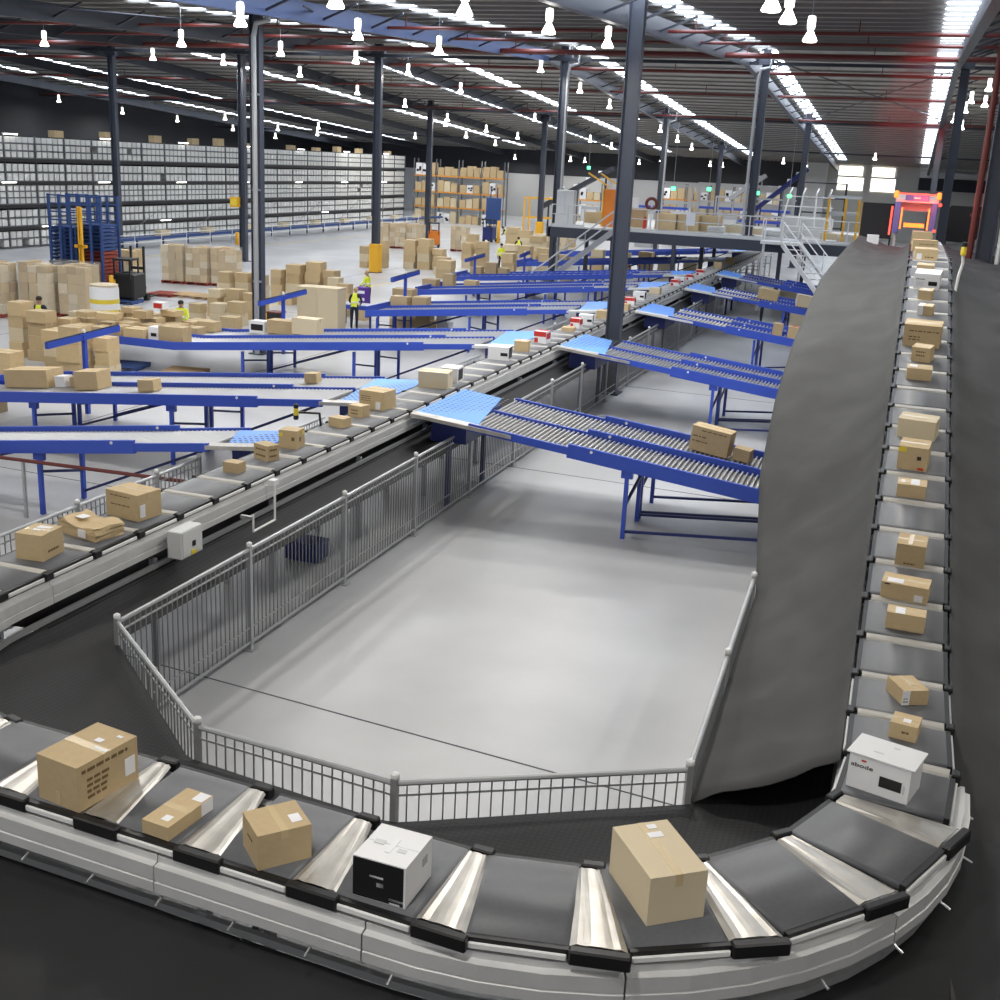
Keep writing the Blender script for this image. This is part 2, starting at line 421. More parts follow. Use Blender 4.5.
ORD = ['first', 'second', 'third', 'fourth', 'fifth', 'sixth', 'seventh', 'eighth', 'ninth', 'tenth', 'eleventh', 'twelfth', 'thirteenth', 'fourteenth', 'fifteenth', 'sixteenth', 'seventeenth', 'eighteenth', 'nineteenth', 'twentieth', 'twenty-first', 'twenty-second', 'twenty-third', 'twenty-fourth', 'twenty-fifth', 'twenty-sixth', 'twenty-seventh', 'twenty-eighth', 'twenty-ninth', 'thirtieth']
LAMP_N = {}
def lamp_label(x, y, i):
    return 'glowing high bay lamp hanging in the dense field under the roof'
n_l = 0
for (x, y) in sorted(LAMPS_SEEN + LAMP_HIDDEN, key=lambda p: p[1]):
    o = proto if first else copy_tree(proto)
    first = False
    o.location = (x, y, roof_z(y) - 1.45); o.scale = (.78, .78, 1.)
    row = 'in front of the ridge' if y < 62 else 'beyond the ridge'
    side = 'over the inclined belt' if x > -5 else 'above the sorter straight' if x > -14 else 'over the chute ends' if x > -26 else 'over the carton stacks' if x > -43 else 'over the bin racking'
    key_ = (side, row); LAMP_N[key_] = LAMP_N.get(key_, 0) + 1
    o['label'] = 'high bay lamp %s, %s, %s from the front' % (side, row, ORD[LAMP_N[key_] - 1])
    if True:
        l = bpy.data.objects.new('lamp_light', LD); COL.objects.link(l); l.location = (x, y, roof_z(y) - 1.50)
# ================================================================ the sorter loop
C1 = (-6.35, 9.70); R1 = 2.93; C2 = (-2.42, 9.48); R2 = 2.95
DX, DY = C2[0] - C1[0], C1[1] - C2[1]
TH = math.asin((R1 - R2) / math.hypot(DX, DY)) - math.atan2(DY, DX)
YL = 85.; L0 = YL - C1[1]; A1 = (math.pi / 2 + TH) * R1; L1 = DX * math.cos(TH) - DY * math.sin(TH); A2 = (math.pi / 2 - TH) * R2
def belt_z(Y):
    def sp(u, w=1.2): return 0 if u < -w else (u if u > w else (u + w) ** 2 / (4 * w))
    return 2.0 + .185 * (sp(Y - 11.8) - sp(Y - 28.6))
def path(s):
    if s < L0: return C1[0] - R1, YL - s, -math.pi / 2
    s -= L0
    if s < A1:
        h = -math.pi / 2 + s / R1; return C1[0] + R1 * math.sin(h), C1[1] - R1 * math.cos(h), h
    s -= A1
    if s < L1: return C1[0] + R1 * math.sin(TH) + s * math.cos(TH), C1[1] - R1 * math.cos(TH) + s * math.sin(TH), TH
    s -= L1
    if s < A2:
        h = TH + s / R2; return C2[0] + R2 * math.sin(h), C2[1] - R2 * math.cos(h), h
    s -= A2
    return C2[0] + R2, C2[1] + s, math.pi / 2
S_RIGHT = L0 + A1 + L1 + A2
def path_z(s): return 2.0 if s < S_RIGHT else belt_z(C2[1] + s - S_RIGHT)
S_END = S_RIGHT + (40. - C2[1])
def frame(s):
    """u outward from the loop, z relative to the belt top"""
    x, y, h = path(s); zb = path_z(s); nx, ny = math.sin(h), -math.cos(h)
    return lambda u, z: (x + nx * u, y + ny * u, zb + z)
def srange(a, b):
    out = [a]; s = a
    while s < b - 1e-6:
        st = 2.0 if (s < L0 - 1.0) else (.35 if s < S_RIGHT + .2 else 1.0)
        if s < L0 and s + st > L0: st = max(L0 - s, .05)
        s = min(b, s + st); out.append(s)
    return out

track = thing('sorter_track', 'long pale aluminium guide rail of the looping parcel sorter', 'conveyor')
def rail_prof(sg, slim=False):
    k = .0 if sg > 0 and not slim else -.11
    a = [(.36, -.10), (.55 + k, -.10), (.55 + k, -.15), (.60 + k, -.16), (.60 + k, -.27), (.593 + k, -.275), (.593 + k, -.285), (.605 + k, -.29), (.605 + k, -.37), (.57 + k, -.385), (.36, -.385)]
    return [(sg * u, z) for u, z in a]
cuts = [0., 20, 40, 50, 58, 64, 70, 74.8, 77.2, 79.6, 81.8, 83.5, 85., 86.8, 88.6, 90.5, 94, 99, 104, 109, 114, S_END]
for a, b in zip(cuts[:-1], cuts[1:]):
    fr = [frame(s) for s in srange(a + .006, b - .006)]
    MB().sweep(fr, rail_prof(1, a > 88)).build('outer_rail', M_rail, track)
    MB().sweep(fr, rail_prof(-1)).build('inner_rail', M_rail, track)
frs = [frame(s) for s in srange(0, S_END)]
MB().sweep(frs, [(-.40, -.30), (.40, -.30), (.40, -.36), (-.40, -.36)]).build('track_pan', M_black, track)
for sg, zz in ((-1, -.56), (1, -.58)):
    MB().sweep(frs, [(sg * .47, zz), (sg * .52, zz), (sg * .52, zz + .06), (sg * .47, zz + .06)]).build('cable_duct', M_zinc, track)
s = 1.5
while s < S_END:
    x, y, h = path(s); z = path_z(s) - .45
    m = MB()
    for u in (-.42, .42):
        px, py = x + math.sin(h) * u, y - math.cos(h) * u
        m.span((px - .04, py - .04, 0), (px + .04, py + .04, z))
    m.bar((x - math.sin(h) * .42, y + math.cos(h) * .42, z * .55), (x + math.sin(h) * .42, y - math.cos(h) * .42, z * .55), .06)
    m.build('support_frame', M_zinc, track)
    s += 3.1
# small bolts and brackets along the outside of the near bend
for k in range(16):
    s = 80. + k * .62
    fr = frame(s)
    MB().tube([fr(.59, -.40), fr(.67, -.43)], .010, 6).build('rail_bolt', M_galv, track)

# carriers ------------------------------------------------------------
def carrier_meshes(curve):
    w, l = (.88 if curve else .80), (.70 if curve else .735)
    b = MB()
    prof = [(-l / 2, -.03), (-l / 2 + .02, -.005), (-l / 2 + .05, 0.), (l / 2 - .05, 0.), (l / 2 - .02, -.005), (l / 2, -.03), (l / 2 - .02, -.06), (-l / 2 + .02, -.06)]
    b.sweep([lambda u, z, X=X: (X, u, z) for X in (-w / 2, w / 2)], prof)
    out = {'belt': (b.mesh('carrier_belt', M_belt, True), M_belt)}
    for sx, nm in ((-1, 'inner_side_frame'), (1, 'outer_side_frame')):
        out[nm] = (MB().box((sx * (w / 2 + .022), 0, -.04), (.044, l - .02, .07)).mesh('carrier_frame', M_black), None)
    wh = MB(); wh.box((w / 2 + .055, 0, -.055), (.022, l - .04, .045)); out['outer_strip'] = (bevelled(wh.mesh('strip', M_white), .006), None)
    wi = MB(); wi.box((-w / 2 - .055, 0, -.055), (.022, l - .04, .045)); out['inner_strip'] = (bevelled(wi.mesh('strip', M_white), .006), None)
    # cover over the joint to the next carrier: straight tread or fan
    gi, go = (.17, .38) if curve else (.14, .14)
    c = MB(); rows = []
    for k in range(9):
        t = k / 8
        arch = .022 * math.sin(math.pi * t) - .012 + (.012 if k in (1, 7) else 0)
        wi_, wo_ = gi, go
        y0 = l / 2 - .01
        rows.append([(-w / 2 + .02, y0 + t * wi_ - (0.01 if curve else 0), arch), (0, y0 + t * (wi_ + wo_) / 2, arch), (w / 2 - .01, y0 + t * wo_, arch)])
    c.grid(rows); top = len(c.v)
    out['joint_cover'] = (c.mesh('joint_cover', M_alu if curve else M_cover, False, False), None)
    e = MB()
    e.box((w / 2 + .045, l / 2 + go / 2, -.04), (.075, (go if curve else .10) + .02, .11))
    out['outer_end_cap'] = (bevelled(e.mesh('end_cap', M_black), .012), None)
    e = MB(); e.box((-w / 2 - .045, l / 2 + (gi / 2 if curve else .07), -.035), (.075, max(gi, .11), .10))
    out['inner_end_cap'] = (bevelled(e.mesh('end_cap', M_black), .012), None)
    return out
CM = {False: carrier_meshes(False), True: carrier_meshes(True)}
solid = {}
def carrier(s, label, group, curve, tilt):
    x, y, h = path(s); z = path_z(s)
    if curve: x += math.sin(h) * .045; y -= math.cos(h) * .045
    t = thing('sorter_carrier', label, 'carrier', (x, y, z), 0, group)
    # local +y is the direction of travel, +x points to the outside of the loop
    t.rotation_euler = (tilt, 0, h - math.pi / 2)
    for n, (me, _) in CM[curve].items():
        if s > S_RIGHT + 1.5 and n.endswith('strip'): continue
        o = link(n, me, t)
        if n == 'joint_cover':
            md = o.modifiers.new('thickness', 'SOLIDIFY'); md.thickness = .006; md.offset = -1
    return t
GAPS = [74.82 - .869 * k for k in range(0, 85)][::-1] + [75.59, 76.36, 77.13, 77.90, 78.67, 79.45, 80.30, 81.16, 82.06, 83.00, 83.95, 84.86, 85.77, 86.70, 87.67, 88.64] + [88.64 + .87 * k for k in range(1, 36)]
CARRIERS = []
ON_BELT = []   # filled with (s, phrase) by the parcels below
# ================================================================ parcels on the belt
PARCELS = [
('B1',-5.40,6.53,0.42,0.60,0.37,-9),('B2',-4.52,6.41,0.24,0.50,0.11,-6),('B3',-3.66,6.35,0.35,0.39,0.27,-42),('B4',-2.74,6.31,0.39,0.42,0.31,-2),
('B5',-1.04,6.93,0.63,0.42,0.36,-53),('B6',0.41,9.13,0.50,0.36,0.31,-16),('B7',0.58,11.00,0.34,0.26,0.15,-63),('B8',0.57,10.18,0.24,0.25,0.15,-9),
('B9',0.53,12.55,0.40,0.18,0.20,-2),('B10',0.51,13.24,0.51,0.24,0.20,-7),('B11',0.54,14.08,0.33,0.30,0.29,-4),('B12',0.49,15.95,0.37,0.22,0.19,-1),
('B13',0.49,16.91,0.40,0.33,0.35,-7),('B14',0.52,18.04,0.54,0.30,0.30,-11),('B15',0.47,20.60,0.40,0.24,0.20,1),('B16',0.51,21.54,0.32,0.25,0.26,-16),
('B17',0.48,22.42,0.64,0.37,0.41,-5),('B18',0.51,24.32,0.28,0.22,0.19,-12),('B19',0.49,25.38,0.26,0.23,0.20,-12),('B20',0.50,26.30,0.51,0.42,0.33,-6),
('B21',0.44,27.75,0.36,0.28,0.12,-2),('B22',0.42,29.0,0.50,0.40,0.26,2),('B23',0.40,31.8,0.60,0.45,0.30,4),('B24',0.34,35.2,0.55,0.45,0.37,0),('B25',0.42,33.4,0.6,0.4,0.14,0),
('A1',-9.33,10.65,0.36,0.42,0.32,6),('A2',-9.34,11.60,0.70,0.46,0.17,-12),('A3',-9.34,12.49,0.57,0.43,0.36,-9),('A4',-9.36,15.03,0.27,0.22,0.16,-1),
('A5',-9.33,15.95,0.34,0.24,0.25,-21),('A6',-9.37,16.85,0.33,0.31,0.31,4),('A7',-9.38,18.66,0.33,0.26,0.17,-8),('A8',-9.46,19.61,0.31,0.27,0.22,-11),
('A9',-9.50,20.53,0.54,0.50,0.36,-8),('A10',-9.35,23.20,0.66,0.50,0.35,8),('A11',-9.30,24.05,0.40,0.50,0.32,5),('A12',-9.37,27.55,0.53,0.50,0.33,8),
('A13',-9.30,29.15,0.37,0.42,0.27,9),('A14',-9.27,30.85,0.36,0.40,0.33,-4),('A15',-9.29,33.6,0.37,0.40,0.12,5),('A16',-9.30,34.5,0.30,0.38,0.30,-2),
('A17',-9.25,35.45,0.44,0.45,0.31,10),('A18',-9.14,37.3,0.46,0.45,0.26,8),('A19',-9.13,40.1,0.40,0.42,0.21,2),('A20',-9.31,41.8,0.40,0.40,0.27,3),
('A21',-9.37,43.7,0.44,0.46,0.31,3),('A22',-9.30,46.3,0.42,0.45,0.24,1),('A23',-9.25,50.3,0.36,0.42,0.27,-3),('A24',-9.30,51.3,0.44,0.46,0.28,10),
('A25',-9.22,53.6,0.30,0.40,0.25,2),('A26',-9.23,56.4,0.36,0.40,0.27,4),('A27',-9.2,61.6,0.42,0.45,0.30,5),('A28',-9.1,65.1,0.45,0.45,0.36,3)]
PLABEL = {
'B1':('big brown carton with printed side, white label and taped lid on the bend','carton'),
'B2':('flat small brown parcel with white end label beside the big printed carton','parcel'),
'B3':('plain brown cube carton turned askew with a white label on top','carton'),
'B4':('white carton with a black printed front on the near bend','carton'),
'B5':('large plain tan carton with small white sticker at the middle of the bend','carton'),
'B6':('white lidded carton with dark window and lettering on the right bend','carton'),
'B7':('small brown carton turned diagonally with a white label down its corner','carton'),
'B8':('small brown cube carton right behind the white lettered carton','carton'),
'B9':('low brown carton with white label on its top edge','carton'),
'B10':('long brown carton with one white label on top and one in front','carton'),
'B11':('upright tan cube carton on the rising belt with bright open top','carton'),
'B12':('small brown carton with a wide white label on top','carton'),
'B13':('dark brown carton with yellow corner tape on the rising belt','carton'),
'B14':('long pale brown carton just above the yellow taped carton','carton'),
'B15':('low wide brown carton below the small cube on the rising belt','carton'),
'B16':('small printed brown cube in front of the large carton on the rising belt','carton'),
'B17':('large printed brown carton halfway up the rising belt','carton'),
'B18':('small carton with a white left half on the upper belt','carton'),
'B19':('tiny brown carton in front of the white carton high on the belt','carton'),
'B20':('white carton with dark window high on the rising belt','carton'),
'B21':('flat brown parcel just behind the upper white carton','parcel'),
'B22':('brown carton at the top of the ramp, lower of two alike','carton'),
'B23':('brown carton at the top of the ramp, upper of two alike','carton'),
'B24':('brown carton about to enter the red lit scanner tunnel','carton'),
'B25':('flat brown carton between the ramp top and the scanner tunnel','carton'),
'A1':('brown carton with white top label, first at the left end of the straight','carton'),
'A2':('crushed brown carton with buckled lid and two white labels','carton'),
'A3':('large brown carton with white front label next to the crushed carton','carton'),
'A4':('small plain brown carton in front of the nearest blue apron','carton'),
'A5':('brown slotted carton beside the nearest blue apron','carton'),
'A6':('brown carton with yellow corner bands on the left straight','carton'),
'A7':('low brown carton after the yellow banded one','carton'),
'A8':('small printed brown carton below the large printed carton','carton'),
'A9':('large printed brown carton with white label at the second left apron','carton'),
'A10':('wide tan carton in front of a white and black carton','carton'),
'A11':('white and black carton half behind the wide tan carton','carton'),
'A12':('white carton with dark window beside the third left apron','carton'),
'A13':('brown carton between the white window carton and a red printed one','carton'),
'A14':('red and white printed carton, nearest of its kind on the sorter','carton'),
'A15':('flat tan parcel below a red printed carton on the sorter','parcel'),
'A16':('red and white printed carton beside a flat tan parcel','carton'),
'A17':('white carton with dark window left of the big column','carton'),
'A18':('tan carton on the sorter partly behind the big column','carton'),
'A19':('low tan carton just right of the big column','carton'),
'A20':('red and white carton right of the big column','carton'),
'A21':('white carton with dark end right of the big column','carton'),
'A22':('tan carton beyond the white one right of the big column','carton'),
'A23':('red and white carton beside the second far apron','carton'),
'A24':('white carton between two far red cartons','carton'),
'A25':('small red carton beyond the far white carton','carton'),
'A26':('farthest red and white carton on the sorter','carton'),
'A27':('distant tan carton on the sorter before the mezzanine','carton'),
'A28':('distant brown carton on the sorter under the mezzanine','carton')}
# shared unit carton: two top flaps meeting in a recessed seam
def unit_carton():
    m = MB()
    m.box((0, 0, .49), (1, 1, .98))
    m.box((0, -.2525, .99), (1, .495, .02)); m.box((0, .2525, .99), (1, .495, .02))
    return m
UC = {}
def carton_mesh(mt):
    if mt.name not in UC: UC[mt.name] = unit_carton().mesh('carton_' + mt.name, mt)
    return UC[mt.name]
UT = MB().box((0, 0, 1.002), (1.004, .13, .006)); UT.box((.502, 0, .88), (.004, .13, .24)); UT.box((-.502, 0, .88), (.004, .13, .24))
UT_ME = UT.mesh('carton_tape', M_tape)
UTW_ME = UT.mesh('carton_tape_white', M_label)
def plate(c, d, mt, parent, name): return MB().box(c, d).build(name, mt, parent)
def carton(label, cat, x, y, z, w, d, h, rot, mt=None, group=None, tape=True, pitch=0., name='carton'):
    o = link(name, carton_mesh(mt or M_card))
    o.location = (x, y, z); o.scale = (w, d, h); o.rotation_euler = (pitch, 0, R(rot))
    tag(o, label, cat, group)
    if tape: link('tape', UT_ME if (mt or M_card) is not M_cartonwhite else UTW_ME, o)
    return o
def text_part(body, size, mt, parent, loc, rot, name='lettering', sx=1., sy=1.):
    cu = bpy.data.curves.new(name, 'FONT'); cu.body = body; cu.size = size; cu.extrude = .004; cu.align_x = 'CENTER'; cu.align_y = 'CENTER'
    cu.materials.append(mt)
    tmp = link(name, cu); dg = bpy.context.evaluated_depsgraph_get(); me = bpy.data.meshes.new_from_object(tmp.evaluated_get(dg)); bpy.data.objects.remove(tmp)
    o = link(name, me, parent); o.location = loc; o.rotation_euler = rot; o.scale = (sx, sy, 1)
    return o
F_, T_, R_ = -.505, 1.008, .505
def front(o, cx, cz, w, h, mt, name='label'): return plate((cx, F_, cz), (w, .008, h), mt, o, name)
def rightf(o, cy, cz, w, h, mt, name='label'): return plate((R_, cy, cz), (.008, w, h), mt, o, name)
def topf(o, cx, cy, w, d, mt, name='label'): return plate((cx, cy, T_), (w, d, .01), mt, o, name)
PO = {}
for (k, x, y, w, d, h, rot) in PARCELS:
    ramp = x > 0 and y > 11.5
    z = (belt_z(y) if x > -1 else 2.0) + .002
    pitch = 0.
    if ramp: pitch = math.atan((belt_z(y + .2) - belt_z(y - .2)) / .4)
    lab, cat = PLABEL[k]
    white = k in ('B4', 'B6', 'B20', 'A11', 'A12', 'A17', 'A21', 'A24')
    red = k in ('A14', 'A16', 'A20', 'A23', 'A25', 'A26')
    mt = M_cartonwhite if white or red else (M_cardpale if k in ('B5', 'A10', 'B14', 'A22') else M_card)
    o = carton(lab, cat, x, y, z, w, d, h, rot, mt, 'parcels riding the sorter', pitch=pitch, tape=not (white or red), name='parcel' if cat == 'parcel' else 'carton')
    if ramp and abs(rot) < 20: o.rotation_euler = (pitch, 0, R(rot))
    PO[k] = o
    if red:
        front(o, 0, .78, 1., .42, M_redprint, 'red_print'); front(o, -.3, .25, .3, .4, M_redprint, 'red_print'); topf(o, 0, .2, .9, .5, M_redprint, 'red_print'); rightf(o, 0, .6, .8, .5, M_redprint, 'red_print')
    if k in ('A12', 'A17', 'A21', 'A24'):
        front(o, .28, .45, .34, .24, M_black, 'dark_window'); rightf(o, 0, .5, .86, .84, M_black, 'black_end')
    if k == 'A11': rightf(o, 0, .5, .7, .75, M_black, 'black_end')
def lines(o, face, rows, cx, w, z0, dz, hh, mt=M_inkbrown):
    """rows of blocky print: words of different lengths"""
    rnd = random.Random(len(o.name) + int(cx * 100))
    for i in range(rows):
        m = MB(); u = cx - w / 2
        while u < cx + w / 2 - .03:
            l = rnd.uniform(.05, .13); l = min(l, cx + w / 2 - u)
            if face == 'f': m.box((u + l / 2, F_, z0 - i * dz), (l, .008, hh))
            else: m.box((R_, u + l / 2, z0 - i * dz), (.008, l, hh))
            u += l + .03
        m.build('print', mt, o)
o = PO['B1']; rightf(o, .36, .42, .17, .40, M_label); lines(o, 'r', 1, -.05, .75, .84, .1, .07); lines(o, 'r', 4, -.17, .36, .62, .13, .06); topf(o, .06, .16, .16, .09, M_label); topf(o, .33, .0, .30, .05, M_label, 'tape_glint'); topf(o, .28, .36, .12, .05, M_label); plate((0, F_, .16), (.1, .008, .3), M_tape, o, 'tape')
o = PO['B2']; rightf(o, .36, .5, .26, .96, M_label); topf(o, .25, .38, .4, .22, M_label); topf(o, .12, -.3, .28, .14, M_label)
o = PO['B3']; topf(o, .15, .3, .3, .2, M_label); lines(o, 'f', 1, 0, .3, .6, .1, .05)
o = PO['B4']; front(o, -.02, .5, .96, .95, M_black, 'black_print'); front(o, -.05, .60, .26, .05, M_label, 'lettering'); front(o, .02, .42, .13, .10, M_grey, 'lettering'); front(o, .33, .14, .28, .05, M_label, 'lettering'); front(o, .30, .05, .2, .04, M_label, 'lettering'); rightf(o, .22, .62, .18, .2, M_grey, 'print'); topf(o, 0, -.02, .1, .42, M_label, 'tape'); topf(o, -.26, .0, .2, .12, M_lgrey, 'print'); topf(o, .22, -.1, .16, .1, M_lgrey, 'print')
o = PO['B5']; topf(o, -.24, .1, .10, .26, M_label); topf(o, -.40, .14, .08, .16, M_label)
o = PO['B6']
front(o, .20, .42, .36, .30, M_black, 'dark_window'); front(o, .42, .38, .03, .24, M_lgrey, 'print')
text_part('abode', .15, M_ink, o, (-.28, F_ - .003, .68), (R(90), 0, 0), sy=1.1)
front(o, -.26, .84, .08, .05, M_redprint, 'print')
plate((0, -.02, 1.015), (1.10, 1.06, .03), M_cartonwhite, o, 'lid')
topf(o, .1, .25, .1, .06, M_lgrey, 'print').location[2] = .026; topf(o, -.1, -.2, .16, .05, M_lgrey, 'print').location[2] = .026
o = PO['B20']; front(o, .24, .40, .34, .26, M_black, 'dark_window'); text_part('abode', .14, M_ink, o, (-.25, F_ - .003, .66), (R(90), 0, 0)); lines(o, 'f', 3, -.25, .3, .45, .1, .03, M_grey)
o = PO['B7']; rightf(o, -.38, .5, .3, .98, M_label); lines(o, 'r', 2, -.38, .2, .45, .2, .1, M_ink); topf(o, -.05, .1, .4, .3, M_tape)
o = PO['B8']; topf(o, .05, -.1, .28, .3, M_label); lines(o, 'f', 1, .1, .3, .5, .1, .14)
o = PO['B9']; topf(o, -.16, -.1, .25, .8, M_label)
o = PO['B10']; topf(o, -.22, -.2, .34, .4, M_label); front(o, .31, .28, .18, .42, M_label); lines(o, 'f', 1, -.36, .14, .9, .1, .08, M_ink)
o = PO['B11']; topf(o, -.05, 0, .16, .9, M_tape); lines(o, 'f', 1, 0, .4, .14, .1, .06)
o = PO['B12']; topf(o, .1, 0, .3, .8, M_label); topf(o, -.3, 0, .16, .5, M_tape)
o = PO['B13']; front(o, -.36, .86, .26, .2, M_yelltape, 'yellow_tape'); front(o, .22, .55, .14, .16, M_ink, 'print'); front(o, .3, .1, .2, .1, M_redprint, 'print')
o = PO['B17']; lines(o, 'f', 1, .05, .8, .72, .1, .05); lines(o, 'f', 2, -.2, .3, .45, .12, .05)
o = PO['B16']; lines(o, 'f', 2, 0, .5, .7, .25, .1)
o = PO['B18']; front(o, -.3, .5, .36, .96, M_label); topf(o, -.3, 0, .36, .9, M_label)
o = PO['B19']; topf(o, 0, 0, .5, .4, M_label)
o = PO['B15']; topf(o, -.25, .1, .3, .5, M_label)
o = PO['B22']; front(o, -.3, .35, .22, .5, M_label); lines(o, 'f', 1, .15, .4, .3, .1, .1)
o = PO['B23']; lines(o, 'f', 1, .05, .6, .65, .1, .06)
o = PO['A1']; topf(o, .05, .22, .5, .2, M_label); topf(o, -.02, -.05, .3, .14, M_label); lines(o, 'r', 1, 0, .5, .3, .1, .08)
o = PO['A3']; rightf(o, -.3, .36, .22, .48, M_label); lines(o, 'f', 2, -.05, .6, .84, .34, .04)
o = PO['A5']; lines(o, 'f', 2, 0, .7, .7, .4, .12); lines(o, 'r', 2, 0, .6, .7, .4, .12)
o = PO['A6']; front(o, -.38, .75, .2, .2, M_yelltape, 'yellow_tape'); rightf(o, .3, .8, .25, .2, M_yelltape, 'yellow_tape'); front(o, .28, .55, .16, .2, M_inkbrown, 'print'); rightf(o, -.1, .5, .2, .25, M_inkbrown, 'print')
o = PO['A8']; lines(o, 'f', 2, 0, .5, .6, .3, .12)
o = PO['A9']; front(o, .32, .25, .2, .42, M_label); lines(o, 'f', 3, -.2, .4, .7, .12, .04)
o = PO['A13']; topf(o, .1, 0, .4, .3, M_label)
# the crushed carton: bend its lid and sides
o = PO['A2']
me = unit_carton().mesh('crushed_carton', M_card); bm = bmesh.new(); bm.from_mesh(me)
bmesh.ops.subdivide_edges(bm, edges=list(bm.edges), cuts=5, use_grid_fill=True)
for v in bm.verts:
    k = v.co.z
    if k > .05:
        v.co.z += .30 * k * nz(v.co.x * 2.2 + 3, v.co.y * 2.2, 1) - .16 * k * math.exp(-((v.co.x - .0) * 5) ** 2) + (.16 * k if v.co.x < -.3 else 0)
        v.co.x += .10 * nz(v.co.y * 2, v.co.z * 3, 5) * (1 if abs(v.co.x) > .4 else 0); v.co.y += .10 * k * nz(v.co.x * 2.4, v.co.z * 3, 9) * (1 if abs(v.co.y) > .4 else 0)
bm.to_mesh(me); bm.free(); o.data = me
for ch in list(o.children): bpy.data.objects.remove(ch)
plate((-.2, .0, 1.14), (.2, .3, .02), M_label, o, 'label'); plate((.18, -.54, .45), (.2, .02, .6), M_label, o, 'label')

# which carrier carries what
def nearest_s(x, y):
    best = None
    s = 0.
    if x > -.2 and y > C2[1]: return S_RIGHT + y - C2[1]
    if x < -8 and y > C1[1]: return YL - y
    ss = [L0 + i * .05 for i in range(int((S_RIGHT - L0) / .05) + 1)]
    return min(ss, key=lambda q: (path(q)[0] - x) ** 2 + (path(q)[1] - y) ** 2)
LOAD = {}
PSHORT = {'B1':'the big printed carton','B2':'the flat end labelled parcel','B3':'the askew brown cube','B4':'the black fronted white carton','B5':'the large tan carton on the bend','B6':'the white lettered carton','B7':'the diagonal labelled carton','B8':'the small cube by the lettered carton','B9':'the low edge labelled carton','B10':'the long twice labelled carton','B11':'the upright tan cube','B12':'the wide labelled small carton','B13':'the yellow taped ramp carton','B14':'the long pale carton','B15':'the low wide ramp carton','B16':'the small printed cube','B17':'the large printed ramp carton','B18':'the half white carton','B19':'the tiny ramp carton','B20':'the upper white carton','B21':'the flat upper parcel','B22':'the lower ramp top carton','B23':'the upper ramp top carton','B24':'the carton entering the scanner','B25':'the flat ramp top carton',
'A1':'the first carton of the left straight','A2':'the crushed carton','A3':'the large carton beside the crushed one','A4':'the small carton at the first apron','A5':'the slotted carton','A6':'the yellow banded carton','A7':'the low carton after the banded one','A8':'the small printed carton','A9':'the large printed carton at the second apron','A10':'the wide tan carton','A11':'the white and black carton','A12':'the third apron white carton','A13':'the carton before the red one','A14':'the nearest red printed carton','A15':'the flat tan parcel','A16':'the second red printed carton','A17':'the white carton left of the column','A18':'the tan carton at the column','A19':'the low tan carton past the column','A20':'the red carton past the column','A21':'the white carton past the column','A22':'the tan carton past the white one','A23':'the red carton at the far apron','A24':'the far white carton','A25':'the small far red carton','A26':'the farthest red carton','A27':'the distant tan carton','A28':'the distant carton under the mezzanine'}
STEP = ['next', 'second', 'third', 'fourth', 'fifth', 'sixth', 'seventh', 'eighth', 'ninth', 'tenth', 'eleventh', 'twelfth', 'thirteenth', 'fourteenth', 'fifteenth', 'sixteenth', 'seventeenth', 'eighteenth', 'nineteenth', 'twentieth', 'twenty-first', 'twenty-second', 'twenty-third', 'twenty-fourth', 'twenty-fifth', 'twenty-sixth']
for (k, x, y, *_r) in PARCELS:
    s = nearest_s(x, y); best = min(range(len(GAPS) - 1), key=lambda i: abs((GAPS[i] + GAPS[i + 1]) / 2 - s)); LOAD.setdefault(best, k)
for i in range(len(GAPS) - 1):
    s = GAPS[i + 1] - (.435 if not L0 - .2 < GAPS[i + 1] < S_RIGHT + .1 else .46)
    if GAPS[i] < 2 or s > S_END - 4: continue
    curve = L0 - .2 < s < S_RIGHT - .3
    tilt = 0.
    if s > S_RIGHT:
        yy = C2[1] + s - S_RIGHT; tilt = math.atan((belt_z(yy + .2) - belt_z(yy - .2)) / .4)
    seg = 'on the near bend of the loop' if curve else ('on the rising right hand belt' if s > S_RIGHT else ('on the left straight, nearer half' if s > 50 else 'on the left straight, far half'))
    if i in LOAD:
        lab = 'grey belt carrier underneath ' + PSHORT[LOAD[i]]
    else:
        prev = [j for j in LOAD if j < i]; nxt = [j for j in LOAD if j > i]
        jp = max(prev) if prev else None; jn = min(nxt) if nxt else None
        ref = jp if jn is None or (jp is not None and i - jp <= jn - i) else jn
        lab = 'empty grey belt carrier, %s %s %s' % (STEP[abs(i - ref) - 1], 'past' if ref < i else 'before', PSHORT[LOAD[ref]])
    carrier(s, lab, 'belt carriers of the sorter', curve, tilt)

